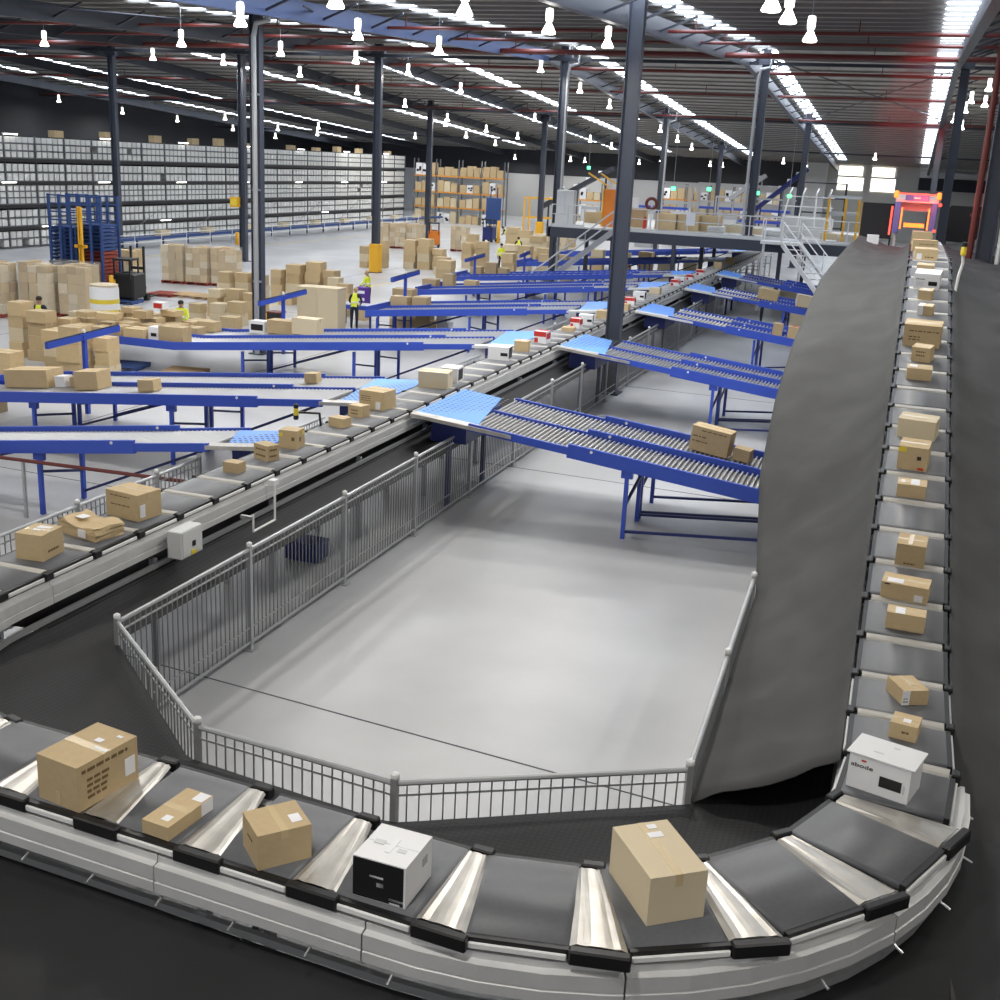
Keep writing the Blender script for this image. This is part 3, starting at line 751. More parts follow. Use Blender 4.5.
# ================================================================ fences inside and outside the loop
BAR_ME = {}
def fence_panel(a, b, label, h=1.55, bars=True, last_post=False, gap=.105):
    a = Vector((*a, 0)); b = Vector((*b, 0)); L = (b - a).length; ang = math.atan2((b - a).y, (b - a).x)
    t = thing('fence_panel', label, 'fence', a, ang, 'steel fence panels around the sorter')
    pm = MB(); pm.box((0, 0, h / 2), (.06, .06, h)); pm.build('post', M_zinc, t)
    MB().lathe([(.035, h), (.042, h + .02), (.038, h + .045), (.015, h + .06)], 10).build('post_cap', M_white, t)
    MB().box((0, 0, .01), (.16, .16, .02)).build('foot_plate', M_zinc, t)
    if last_post:
        MB().box((L, 0, h / 2), (.06, .06, h)).build('post', M_zinc, t); MB().lathe([(.035, h), (.042, h + .02), (.038, h + .045), (.015, h + .06)], 10, (L, 0, 0)).build('post_cap', M_white, t)
    MB().tube([(.03, 0, h - .05), (L - .03, 0, h - .05)], .028, 8).build('top_rail', M_zinc, t)
    for zz in (h - .17, .34): MB().box((L / 2, 0, zz), (L - .06, .012, .022)).build('wire_rail', M_zinc, t)
    MB().tube([(.03, 0, .12), (L - .03, 0, .12)], .024, 8).build('bottom_rail', M_zinc, t)
    n = int(L / gap)
    if bars:
        if h not in BAR_ME: BAR_ME[h] = MB().box((0, 0, (h + .02) / 2), (.012, .012, h - .15)).mesh('fence_bar', M_bar)
        for i in range(1, n): link('bar', BAR_ME[h], t, (L * i / n, 0, 0))
    else:
        m = MB()
        for i in range(1, n): m.box((L * i / n, 0, (h + .02) / 2), (.010, .010, h - .15))
        o = m.build('bars', M_bar, t); o['kind'] = 'stuff'
    return t
FX = -8.0
ys = [10.3, 13.19, 16.11, 19.01, 21.9, 24.8, 27.7, 30.6, 33.5, 36.4, 39.3, 42.2, 45.1, 48., 50.9, 53.8, 56.7]
fl = ['at the inner corner beside the left straight', 'second from the corner beside the left straight', 'third from the corner, ending at the first chute', 'below the nearest right hand chute']
for i in range(len(ys) - 1):
    fence_panel((FX, ys[i]), (FX, ys[i + 1]), 'grey barred fence panel ' + (fl[i] if i < 4 else 'in the receding row under the right chutes, %s from the corner' % ('fifth', 'sixth', 'seventh', 'eighth', 'ninth', 'tenth', 'eleventh', 'twelfth', 'thirteenth', 'fourteenth', 'fifteenth', 'sixteenth')[i - 4]), bars=i < 4)
fence_panel((-5.76, 8.52), (-8.0, 10.3), 'short slanted grey barred fence panel across the inner left corner')
fence_panel((-3.62, 8.33), (-5.76, 8.52), 'grey barred fence panel behind the near bend, left of the middle post')
fence_panel((-1.24, 9.65), (-3.62, 8.33), 'grey barred fence panel behind the near bend, right of the middle post')
fence_panel((-1.30, 12.4), (-1.24, 9.65), 'grey fence panel along the cloth, corner piece')
fence_panel((-1.36, 15.2), (-1.30, 12.4), 'grey fence panel along the cloth, farther piece')
for i, (a, b) in enumerate(((9.6, 12.0), (12.0, 13.75), (13.75, 15.75), (15.75, 17.0))):
    fence_panel((-11.3, a), (-11.3, b), 'grey barred fence panel outside the left straight, number %s from the chute' % ('four', 'three', 'two', 'one')[i], last_post=i == 3)
for i, (a, b) in enumerate(((18.6, 20.4), (24.2, 26.9), (26.9, 29.5), (33.8, 36.6), (36.6, 39.3))):
    fence_panel((-10.6, a), (-10.6, b), 'grey fence panel behind the sorter, %s between the left chutes' % ('nearest', 'second', 'third', 'fourth', 'farthest')[i], h=1.75, bars=False)

# ================================================================ black nets and cloth skirts
def ruled(A, B, n, amp=.03, sag=.0, sc=1.3, drop=0.):
    rows = []
    for i in range(len(A)):
        a, b = Vector(A[i]), Vector(B[i]); r = []
        for j in range(n + 1):
            t = j / n; p = a.lerp(b, t)
            e = math.sin(math.pi * t)
            p.z += amp * (nz(p.x * sc, p.y * sc * .8, 3.1) + (.9 * (1 - abs(nz(p.x * .9 + p.y * .35, p.y * .55 - p.x * .4, 12.3)) * 4) if drop and abs(nz(p.x * .9 + p.y * .35, p.y * .55 - p.x * .4, 12.3)) < .25 else 0) + .6 * nz(p.x * sc * 2.7 + p.y, p.y * sc * .7, 7.7)) * (.15 + .85 * e) - sag * e
            if drop:   # the cloth falls steeply off the belt edge before it spreads
                k = 1 if i > 12 else i / 12
                p.z -= drop * k * (1 - math.exp(-t * 9)) * (1 - t) ** 1.5
            r.append(p)
        rows.append(r)
    return MB().grid(rows)
def lerp_poly(pts, t):
    for (t0, p0), (t1, p1) in zip(pts[:-1], pts[1:]):
        if t <= t1:
            u = (t - t0) / (t1 - t0); return tuple(a + (b - a) * u for a, b in zip(p0, p1))
    return pts[-1][1]
def cloth(mb, name, label, mt):
    o = mb.build(name, mt, None, True, False); tag(o, label, 'cloth' if 'cloth' in name else 'net')
    md = o.modifiers.new('thickness', 'SOLIDIFY'); md.thickness = .01
    return o
key = [(25., (FX - .05, 60., 1.22)), (74.6, (FX - .05, 10.35, 1.22)), (79.9, (-5.85, 8.48, 1.16)), (82.9, (-3.62, 8.25, 1.14)), (87.6, (-1.20, 9.62, 1.16)), (S_RIGHT + 2.5, (-1.15, 11.6, 1.18))]
ss = [25 + i for i in range(48)] + [73 + i * .2 for i in range(int((S_RIGHT + 2.4 - 73) / .2) + 1)]
A = [frame(s)(-.50, 1.44 - 2.0) for s in ss]; B = [lerp_poly(key, s) for s in ss]
A = [(p[0], p[1], 1.42) for p in A]
_yy = [10. + i for i in range(48)]
cloth(ruled([(-8.72, y, 1.40) for y in _yy], [(-10.2, y, 1.36) for y in _yy], 8, .03, .05), 'catch_net', 'added black net, unseen under the left straight, keeping light off the floor', M_net)  # extra net, out of sight, added to darken the floor behind the fence
cloth(ruled(A, B, 14, .035, .10), 'catch_net', 'black catch net stretched between sorter and inner fence', M_netgrid)
# left cloth below the rising belt
edge = [(9.5, (-1.22, 9.66, 1.14)), (15.1, (-1.30, 15.1, 1.30)), (17.2, (-1.55, 17.2, 1.42)), (18.8, (-1.78, 18.8, 2.05)), (21.3, (-1.90, 21.3, 2.87)), (24.1, (-1.92, 24.1, 3.58)), (28.7, (-1.85, 28.7, 4.47)), (33.5, (-1.62, 33.5, 4.93)), (38.5, (-1.35, 38.5, 5.22))]
yy = [9.5 + i * .25 for i in range(int((37.5 - 9.5) / .25) + 1)]
A = [(C2[0] + R2 - .472, y, belt_z(y) - .035) for y in yy]; B = [lerp_poly(edge, y) for y in yy]
cloth(ruled(A, B, 18, .07, .05, 1.1, drop=.34), 'cloth_skirt', 'wide grey cloth skirt falling from the rising belt to the inner fence', M_skirt)
# right cloth
yy = [4.5 + i * .25 for i in range(int((37.5 - 4.5) / .25) + 1)]
A = [(C2[0] + R2 + .472, y, belt_z(y) - .035 - (.62 if y < 9.4 else .62 * max(0, (10.9 - y) / 1.5))) for y in yy]
B = [(3.6, y, belt_z(y) - .75 + .35 * max(0, (y - 26) / 10)) for y in yy]
cloth(ruled(A, B, 18, .09, .04, .9, drop=.2), 'cloth_skirt', 'dark grey cloth sheet spread right of the rising belt', M_skirt2)
# outer net round the near bend
ss = [73.5 + i * .2 for i in range(int((S_RIGHT + .3 - 73.5) / .2) + 1)]
A = [frame(s)(.50, 1.40 - 2.0) for s in ss]
B = []
for s in ss:
    x, y, h = path(s); u = 4.2
    B.append((x + math.sin(h) * u, y - math.cos(h) * u, 1.15))
cloth(ruled(A, B, 22, .05, .05, .9), 'catch_net', 'black catch net around the outside of the near bend', M_net)
MB().tube([(1.30, 8.6, 1.34), (1.08, 7.9, 1.27), (1.03, 7.0, 1.22), (.98, 5.5, 1.22)], .012, 6).build('net_seam', M_black, bpy.data.objects['catch_net.002'])

# ================================================================ gear on the sorter side
t = thing('control_box', 'light grey control box mounted on the inner rail of the left straight', 'control box', (-8.62, 12.50, 1.56))
bevelled(MB().box((.06, 0, .19), (.22, .50, .38)).build('enclosure', M_lgrey, t).data, .012)
MB().box((.175, .0, .19), (.01, .44, .32)).build('door', M_lgrey, t)
MB().box((.185, .02, .17), (.02, .06, .07)).build('switch', M_black, t)
MB().box((.182, .02, .05), (.006, .12, .06)).build('warning_label', M_yelltape, t)
MB().box((-.08, 0, .2), (.10, .3, .1)).build('bracket', M_zinc, t)
t = thing('sensor_bracket', 'thin white sensor frame hanging on the inner rail', 'sensor', (-8.36, 14.2, 1.5))
MB().tube([(0, -.3, .25), (0, -.3, 0), (.02, .28, .02), (.02, .28, .55)], .018, 6).build('frame', M_white, t)
MB().box((0, .28, .6), (.10, .14, .08)).build('sensor_head', M_white, t)
MB().box((-.1, -.3, .2), (.2, .05, .05)).build('arm', M_zinc, t)
t = thing('status_beacon', 'small yellow and black beacon lamp on an arm beside the left straight', 'beacon', (-9.95, 18.05, 1.95)); t.scale = (.8, .8, .8)
MB().tube([(.35, .6, -.35), (.3, .55, .35), (0, 0, .45)], .03, 6).build('arm', M_black, t)
MB().lathe([(.05, .28), (.06, .30), (.06, .37), (.05, .38)], 10).build('base', M_black, t)
MB().lathe([(.055, .38), (.06, .40), (.06, .52), (.04, .54)], 10).build('lens', M_yelltape, t)
MB().lathe([(.055, .54), (.055, .62), (.03, .64)], 10).build('cap', M_black, t)
t = thing('status_beacon', 'yellow and black beacon lamp on a white arm beside the upper belt', 'beacon', (1.12, 26.5, 4.55))
MB().tube([(-.05, .0, .0), (-.02, .02, .42), (.02, .02, .66), (0, 0, .82)], .03, 6).build('arm', M_white, t)
MB().lathe([(.05, .82), (.06, .85), (.06, .97), (.05, 1.0)], 10).build('lens', M_yelltape, t)
MB().lathe([(.06, 1.0), (.06, 1.08), (.03, 1.1)], 10).build('cap', M_black, t)

t = thing('white_edge_rail', 'short white rail end at the lower left corner below the bend', 'rail', (0, 0, 0))
MB().bar((-4.95, 4.86, 1.24), (-3.9, 4.55, 1.24), .05, .05).build('bar', M_white, t)
MB().bar((-4.9, 4.85, 0), (-4.9, 4.85, 1.22), .05).build('post', M_white, t)
# ================================================================ blue roller chutes
def chute(x0, yc, sg, L, z0, slope, lanes, lane_w, label, lod=0, table=0., stop=0., group='blue roller chutes', step=None):
    """local x runs down the chute away from the sorter, y across; sg -1: to the left, +1: to the right"""
    t = thing('roller_chute', label, 'chute', (x0, yc, 0), 0 if sg > 0 else math.pi, group)
    W = lanes * lane_w; y_near = -W / 2
    if step is None: step = 2.8 if sg < 0 else 3.3
    zf = lambda x: z0 - slope * min(x, L - table) if table else z0 - slope * x
    ap = 1.05
    # apron over the sorter edge: light blue perforated sheet plus a bare steel wing
    m = MB(); n = 26
    m.quadbox([(0, -W / 2 + .15, z0 - .02), (ap + .25, -W / 2 + .15, zf(ap)- .02), (ap - .2, W / 2 - .05, zf(ap) - .02), (0, W / 2 - .05, z0 - .02),
               (0, -W / 2 + .15, z0), (ap + .25, -W / 2 + .15, zf(ap)), (ap - .2, W / 2 - .05, zf(ap)), (0, W / 2 - .05, z0)])
    ao = m.build('apron', M_apron, t)
    if lod == 0:
        h = MB()
        for i in range(9):
            for j in range(int(W / .17)):
                h.box((.1 + i * .115, -W / 2 + .28 + j * .165, z0 - slope * (.1 + i * .115) + .004 * 1), (.055, .03, .006))
        o = h.build('perforations', M_beltgrey, ao); o['kind'] = 'stuff'
    near_s = -1 if sg > 0 else 1   # the side towards the camera
    XW = 1.0 if sg > 0 else .15
    m = MB(); m.quadbox([(-.02, near_s * (W / 2 - .12), z0 - .06), (ap + .2, near_s * (W / 2 - .12), zf(ap) - .06), (ap + XW, near_s * (W / 2 + .06), zf(ap + XW) - .06), (-.02, near_s * (W / 2 + .16), z0 - .06),
                         (-.02, near_s * (W / 2 - .12), z0 + .01), (ap + .2, near_s * (W / 2 - .12), zf(ap) + .01), (ap + XW, near_s * (W / 2 + .06), zf(ap + XW) + .01), (-.02, near_s * (W / 2 + .16), z0 + .01)])
    m.build('steel_wing', M_alu if lod == 0 else M_lgrey, t)
    # rollers per lane
    xs = ap + .15; pitch = .095 if lod == 0 else (.13 if lod == 1 else .34)
    for k in range(lanes):
        m = MB(); ya = y_near + k * lane_w + .06; yb = ya + lane_w - .12
        x = xs
        while x < L - .05:
            z = zf(x) - .01
            if lod < 2: m.tube([(x, ya, z), (x, yb, z)], .025 if lod == 0 else .036, 6 if lod == 0 else 4, False)
            else: m.box((x, (ya + yb) / 2, z), (.26, yb - ya, .05))
            x += pitch
        o = m.build('rollers', M_roller, t); o['kind'] = 'stuff'
    RD = .24 if sg < 0 else .27
    if True: MB().quadbox([(xs, -W / 2 + .04, zf(xs) - .09), (L - table, -W / 2 + .04, zf(L - table) - .09), (L - table, W / 2 - .04, zf(L - table) - .09), (xs, W / 2 - .04, zf(xs) - .09), (xs, -W / 2 + .04, zf(xs) - .05), (L - table, -W / 2 + .04, zf(L - table) - .05), (L - table, W / 2 - .04, zf(L - table) - .05), (xs, W / 2 - .04, zf(xs) - .05)]).build('bed', M_bed, t)
    # side and middle rails: low by the sorter, deep further down
    for k in range(lanes + 1):
        y = y_near + k * lane_w
        MB().bar((ap + .1, y, zf(ap + .1) - .03), (step, y, zf(step) - .03), .055, .15).build('low_rail', M_blue, t)
        xa = step - .12
        if table:
            xb = L - table
            MB().bar((xa, y, zf(xa) - .02), (xb, y, zf(xb) - .02), .07, RD).build('side_rail', M_blue, t)
            MB().bar((xb - .05, y, zf(L) - .02), (L, y, zf(L) - .02), .072, RD).build('table_rail', M_blue, t)
        else: MB().bar((xa, y, zf(xa) - .02), (L, y, zf(L) - .02), .07, RD).build('side_rail', M_blue, t)
        MB().lathe([(.03, -.005), (.03, .01)], 8, (0, 0, 0)).build('reflector_stud', M_white, t).matrix_local = Matrix.Translation((step + .35, y + near_s * .04, zf(step + .35) + .06)) @ Matrix.Rotation(R(90), 4, 'X')
    if stop: MB().box((L, 0, zf(L) + .02), (.07, W, .42)).build('end_stop', M_blue, t)
    # motor box under the apron
    MB().span((.25, -W / 2 + .3, z0 - .6), (1.0, W / 2 - .5, z0 - .16)).build('drive_box', M_bluedark, t)
    for yy in (-W / 2 + .4, W / 2 - .4): MB().box((.6, yy, (z0 - .5) / 2), (.09, .09, z0 - .5)).build('leg', M_bluedark, t)
    # trestles
    tx = [x_ for x_ in (4.9, 8.6) if x_ < L - .2] if sg < 0 else ([4.35] if lod == 0 else [4.2, 6.4])
    if lod < 2 or True:
        for x in tx:
            zt = zf(x) - .2
            for k in range(lanes):
                y1 = y_near + k * lane_w + .06; y2 = y1 + lane_w - .2
                for y in (y1, y2):
                    MB().box((x, y, zt / 2), (.075, .075, zt)).build('leg', M_blue if y == y1 or lod else M_blue, t)
                    if lod == 0: MB().box((x, y, zt - .02), (.22, .09, .16)).build('gusset', M_blue, t)
                MB().bar((x, y1, zt * .5), (x, y2, zt * .72), .05).build('cross_brace', M_bluedark, t)
                xe = x + (-3.3 if sg < 0 else 4.2)
                if sg < 0: MB().bar((x, y1, .15), (max(xe, 1.2), y1, zf(max(xe, 1.2)) - .22), .05).build('long_brace', M_bluedark, t)
                else:
                    MB().bar((x, y1, .14), (min(xe, L), y1, .14 + .35), .05).build('long_brace', M_bluedark, t)
                    if lod == 0: MB().bar((x, y2, .14), (min(xe, L), y2, .14 + .35), .05).build('long_brace', M_bluedark, t)
    return t
ZC = 1.97
XLc, XRc = -9.82, -8.74
# to the left, nearest first
chute(XLc, 17.5, -1, 9.5, ZC, .125, 1, 1.38, 'single lane blue roller chute nearest on the left side of the sorter', 0)
chute(XLc, 22.55, -1, 10.8, ZC, .095, 2, 1.55, 'second blue double roller chute on the left, loaded with cartons at its end', 0, stop=1)
chute(XLc, 31.7, -1, 15.5, ZC, .095, 2, 1.7, 'third blue double chute on the left, ending in a table heaped with parcels', 1, table=4.6, stop=1)
chute(XLc, 41.2, -1, 9.0, ZC, .095, 2, 1.7, 'fourth blue double chute on the left, ending behind the stacked tan cartons', 1, stop=1)
chute(XLc, 50.6, -1, 11.0, ZC, .095, 2, 1.7, 'fifth blue double chute on the left, behind the worker in a vest', 1, stop=1)
for i, y in enumerate((57.9, 69.4, 79.0)):
    chute(XLc, y, -1, 12.5, ZC, .09, 2, 1.5, 'distant blue double chute on the left, %s the mezzanine' % ('just before', 'partly below', 'beyond')[i], 2, stop=1)
# to the right
chute(XRc, 22.05, 1, 8.4, ZC, .11, 2, 1.44, 'nearest blue double roller chute on the right carrying two brown cartons', 0)
chute(XRc, 32.1, 1, 8.4, ZC, .11, 2, 1.42, 'second blue double roller chute on the right beside the big column', 0)
chute(XRc, 41.8, 1, 7.0, ZC, .11, 2, 1.38, 'third blue double chute on the right with small parcels at its end', 1, stop=1)
chute(XRc, 51.2, 1, 7.0, ZC, .11, 2, 1.38, 'fourth blue double chute on the right in front of the worker in black', 1, stop=1)
chute(XRc, 59.5, 1, 7.0, ZC, .11, 2, 1.38, 'farthest blue double chute on the right before the white stairs', 1, stop=1)

# tee posts with beam sensors over the left chutes
def tee_post(x, y, z0, h, half, label):
    t = thing('sensor_post', label, 'post', (x, y, 0), 0, 'blue tee posts at the chute ends')
    MB().box((0, 0, (z0 + h) / 2), (.10, .10, z0 + h)).build('post', M_blue, t)
    MB().box((0, 0, z0 + h), (.16, .22, .14)).build('bracket', M_blue, t)
    a = MB().bar((0, -half, z0 + h - .05), (0, half, z0 + h + .06), .10, .16); a.build('cross_bar', M_blue, t)
    MB().bar((0, -half, z0 + h + .04), (0, half, z0 + h + .15), .05, .03).build('sensor_strip', M_black, t)
    MB().lathe([(.04, z0 + h + .1), (.05, z0 + h + .14), (.03, z0 + h + .2)], 8).build('knob', M_white, t)
tee_post(-19.5, 24.35, 0, 2.0, 1.4, 'blue tee post with slanted sensor bar at the second left chute')
tee_post(-20.0, 35.4, 0, 1.95, 1.6, 'blue tee post with sensor bar in front of the tall carton cabinet')
tee_post(-18.2, 41.7, 0, 2.35, 1.3, 'blue tee post with sensor bar behind the bending worker')
tee_post(-21.0, 57.0, 0, 1.95, 1.4, 'blue tee post below the worker in a bright vest')
tee_post(-19.6, 61.0, 0, 2.0, .8, 'blue tee post at the foot of the grey mezzanine stairs')

# red handrail tube below the nearest left chute
t = thing('red_pipe_rail', 'thin red pipe running below the nearest left chute', 'pipe', (0, 0, 0))
MB().tube([(-18.2, 16.6, 1.05), (-11.2, 16.55, 1.20)], .035, 8).build('pipe', M_red, t)
for k in range(3): MB().box((-17.4 + k * 2.6, 16.6, .53 + k * .02), (.05, .05, 1.1 + k * .06)).build('stand', M_zinc, t)

# cartons lying on the chutes
def on_left(x): return ZC - .095 * (XLc - x) + .025
def on_right(x): return ZC - .11 * (x - XRc) + .025
def chute_box(x, y, w, d, h, rot, label, left=True, mt=None, tape=True):
    z = on_left(x) if left else on_right(x)
    o = carton(label, 'carton', x, y, z, w, d, h, rot, mt, 'cartons on the chutes', tape)
    o.rotation_euler = (0, math.atan(.11) if not left else -math.atan(.095), R(rot)) if abs(rot) < 15 else (0, 0, R(rot))
    return o
chute_box(-17.5, 22.1, .62, .55, .42, 3, 'brown carton on the second left chute, right of the long strapped carton')
chute_box(-19.35, 22.3, 1.25, .6, .42, 0, 'long brown strapped carton at the end of the second left chute')
chute_box(-18.45, 22.25, .28, .3, .26, 0, 'small white carton between two brown ones on the second left chute', mt=M_cartonwhite)
chute_box(-18.05, 22.3, .30, .3, .24, 0, 'small striped carton squeezed beside the small white one on the chute')
chute_box(-15.8, 21.9, .40, .34, .26, 4, 'single brown carton alone on the second left chute')
chute_box(-12.4, 23.3, .30, .28, .22, 5, 'small tan carton near the apron of the second left chute')
o = chute_box(-3.20, 22.85, .80, .40, .50, -8, 'large brown carton with printed side on the nearest right chute', False)
lines(o, 'f', 2, -.25, .4, .6, .2, .05); lines(o, 'f', 1, .1, .7, .86, .2, .04)
chute_box(-2.55, 22.8, .34, .30, .24, -8, 'small brown carton touching the large printed one on the right chute', False)
chute_box(-3.9, 41.3, .34, .4, .40, 5, 'yellowish brown carton on the third right chute', False)
o = chute_box(-3.25, 41.1, .55, .45, .42, 8, 'tan carton with red edge at the end of the third right chute', False); topf(o, 0, 0, .9, .5, M_redprint, 'red_print')
chute_box(-5.4, 51.4, .85, .5, .45, 0, 'tan carton on the fourth right chute beside a white bag', False)
chute_box(-3.9, 51.2, .6, .5, .5, 12, 'pale carton at the end of the fourth right chute', False, M_cardpale)
# ================================================================ long bin racking on the left
RX = -54.0
rack = thing('bin_rack', 'long dark steel racking filled with pale storage bins along the left', 'rack', (RX, 0, 0))
YA, YB, BAY = 46.5, 122.1, 2.8
nb = int((YB - YA) / BAY)
up = MB().box((0, 0, 3.45), (.07, .07, 6.9)).mesh('upright', M_rack)
for i in range(nb + 1): link('upright', up, rack, (.30, YA + i * BAY, 0))
MB().span((-.75, YA, 0), (-.70, YB, 6.9)).build('back_panel', M_rackdark, rack)
ROWS = []
def rows(z0, z1, n):
    for i in range(n): ROWS.append((z0 + (z1 - z0) * i / n, (z1 - z0) / n))
rows(.08, 1.10, 2); rows(1.36, 2.42, 2); rows(2.72, 3.90, 3); rows(4.12, 5.26, 2); rows(5.54, 6.88, 3)
sh = MB().span((-.65, YA, -.03), (.33, YB, .025)).mesh('shelf', M_rack)
for z, h in ROWS: link('shelf', sh, rack, (0, 0, z))
wk = MB().span((-.6, YA, -.10), (.36, YB, .10)).mesh('walkway_beam', M_rackdark)
for z in (1.23, 2.57, 4.01, 5.40): link('walkway_beam', wk, rack, (0, 0, z))
for i in range(0, nb, 3):
    MB().bar((.35, YA + i * BAY, .2), (.35, YA + (i + 2) * BAY, 2.4), .03).build('tie_rod', M_zinc, rack)
bm_ = MB(); bm_.box((0, 0, .5), (.86, .86, .92)); bm_.box((.435, 0, .86), (.05, .92, .14)); bm_.box((.44, 0, .40), (.02, .40, .16))
BIN = bm_.mesh('storage_bin', M_bin)
far_bins = MB(); near = 0
per = 5
cells = []
for i in range(nb):
    for r, (z, h) in enumerate(ROWS):
        for k in range(per): cells.append((i, r, z, h, k))
rb = random.Random(3)
cells = [c for c in cells if rb.random() > .006]
def vis(c): return c[0] - 5 if c[0] >= 5 else 90 + c[0]   # bays from the picture edge on
cells.sort(key=lambda c: (vis(c), c[1], c[4]))
rown = ['bottom', 'second', 'third', 'fourth', 'fifth', 'sixth', 'seventh', 'eighth', 'ninth', 'tenth', 'eleventh', 'top']
for (i, r, z, h, k) in cells:
    y = YA + i * BAY + .08 + (k + .5) * (BAY - .16) / per; d = (BAY - .16) / per * .86; hh = h * .84
    if near < 300:
        o = link('storage_bin', BIN); o.location = (RX, y, z + .028); o.scale = (.66, d, hh)
        tag(o, 'pale bin in the %s row, %s bay from the picture edge, %s in the bay' % (rown[r], rown[max(0, i - 5)].replace('bottom', 'first'), ('first', 'second', 'third', 'fourth', 'last')[k]), 'bin', 'storage bins of the long racking'); near += 1
    else:
        far_bins.box((RX, y, z + .03 + hh / 2), (.62, d * .92, hh * .92))
o = far_bins.build('storage_bins', M_bin, None, False, False); tag(o, 'pale storage bins filling the far bays of the long racking', 'bins', None, 'stuff')
# tube lamps along the walkways
for (y, z) in [(61 + i * 9.3, 6.98) for i in range(7)] + [(60.6 + i * 9.3, 4.08) for i in range(7)] + [(64 + i * 13, 1.30) for i in range(4)]:
    t = thing('tube_lamp', 'bright tube lamp %s, %s from the left' % ('on top of the long racking' if z > 6 else 'under the middle walkway of the racking' if z > 3 else 'under the lowest walkway of the racking', ORD[int(round((y - 60.8) / (9.3 if z > 3 else 13)))]), 'lamp', (RX + .42, y, z), 0, 'tube lamps of the racking')
    MB().box((0, 0, .03), (.12, 1.3, .06)).build('housing', M_white, t); MB().tube([(.03, -.6, -.01), (.03, .6, -.01)], .035, 6).build('tube', M_tubelight, t)
# cartons and red crates lying on top of the racking
for i in range(12):
    y = 60 + i * 5.2 + rb.uniform(-1, 1)
    carton('brown carton left on top of the long racking, %s from the left' % ORD[i], 'carton', RX, y, 6.9, .5, .9, rb.uniform(.3, .6), 0, M_card, 'cartons on top of the racking', False)
# blue feed conveyor in front of the racking
t = thing('feed_conveyor', 'low blue conveyor line running along the foot of the long racking', 'conveyor', (-49.0, 0, 0))
MB().span((-.35, 64, .62), (.35, 121, .70)).build('bed', M_beltgrey, t)
for sx in (-.4, .4): MB().span((sx - .04, 64, .55), (sx + .04, 121, .75)).build('side_rail', M_bluepallet, t)
for i in range(19): MB().span((-.4, 64.5 + i * 3, 0), (-.3, 64.6 + i * 3, .55)).build('leg', M_bluedark, t)
t = thing('guard_rail', 'thin white guard rail in front of the low blue conveyor', 'railing', (-47.6, 0, 0))
for z in (.55, 1.05): MB().tube([(0, 62, z), (0, 112, z)], .025, 6).build('rail', M_white, t)
for i in range(18): MB().tube([(0, 62 + i * 2.94, 0), (0, 62 + i * 2.94, 1.07)], .025, 6).build('post', M_white, t)
for i in range(9):
    carton('pale carton on the low blue conveyor at the racking, %s from the left' % ORD[i], 'carton', -49.0, 70 + i * 5.6, .70, .5, 1.1, .4, 0, M_cardpale, 'cartons on the feed conveyor', False)

# ================================================================ far pallet racking with orange beams
def pallet_rack(x0, x1, Y, levels, label, bays, short):
    sc, sp_, sw, sk_ = MB(), MB(), MB(), MB()
    t = thing('pallet_rack', label, 'rack', (0, Y, 0), 0, 'orange beam pallet racks')
    bw = (x1 - x0) / bays; top = levels[-1] + 1.7
    for i in range(bays + 1):
        for dy in (0, 1.1): MB().box((x0 + i * bw, dy, top / 2), (.11, .11, top)).build('upright', M_rack, t)
    for z in levels[1:]:
        for i in range(bays):
            for dy in (-.02, 1.12): MB().box((x0 + (i + .5) * bw, dy, z - .07), (bw - .12, .06, .14)).build('beam', M_rackorange, t)
            MB().box((x0 + (i + .5) * bw, .55, z - .015), (bw - .12, 1.0, .03)).build('deck', M_wood, t)
    rr = random.Random(int(x0 * 10))
    for li, z in enumerate(levels):
        for i in range(bays):
            n = 3; wv = (bw - .3) / n
            for k in range(n):
                hgt = rr.uniform(.75, 1.35)
                m = rr.choice([M_card, M_card, M_cardpale, M_card, M_cartonwhite])
                cx = x0 + .15 + (i * bw) + (k + .5) * wv
                {M_card: sc, M_cardpale: sp_, M_cartonwhite: sw}[m].box((cx, Y + .5, z + hgt / 2 + .01), (wv * .9, .9, hgt))
                if m is M_cartonwhite:
                    for q in range(3): sk_.box((cx + rr.uniform(-.3, .3) * wv, Y + .04, z + hgt * rr.uniform(.2, .8)), (wv * .3, .02, hgt * .2))
    for mb_, m_, nm in ((sc, M_card, 'brown'), (sp_, M_cardpale, 'pale'), (sw, M_cartonwhite, 'white'), (sk_, M_black, 'dark printed')):
        if mb_.v: tag(mb_.build('stored_cartons', m_), '%s cartons stored in the %s' % (nm, short), 'cartons', None, 'stuff')
pallet_rack(-52.3, -41.8, 121.5, [0., 1.7, 3.3, 5.0], 'far racking with orange beams packed with cartons behind the trucks', 4, 'orange beam rack behind the trucks')
pallet_rack(-36.8, -29.0, 124.0, [0., 1.7, 3.3], 'smaller far racking with orange beams near the inclined conveyor', 3, 'orange beam rack near the yellow frame')
# grey mesh partitions and machinery in the far hall
def far_frame(x, y, w, h, label, mt, cat='machine', n=4, solidp=None):
    t = thing('machine_frame', label, cat, (x, y, 0), 0, 'far conveyor machinery')
    for sx in (-w / 2, w / 2):
        for yy in (0, 1.6): MB().box((sx, yy, h / 2), (.14, .14, h)).build('post', mt, t)
    for i in range(1, n + 1):
        MB().box((0, 0, h * i / n), (w, .12, .12)).build('cross_beam', mt, t); MB().box((0, 1.6, h * i / n), (w, .12, .12)).build('cross_beam', mt, t)
    for sx in (-w / 2, w / 2): MB().box((sx, .8, h), (.12, 1.6, .12)).build('side_beam', mt, t)
    if solidp:
        MB().box((0, .8, h * .55), (w * .96, 1.4, .25)).build('belt_bed', solidp, t)
    return t
far_frame(-33.2, 108., 3.6, 3.6, 'yellow guard frame at the foot of the dark inclined conveyor', M_yellow, n=2)
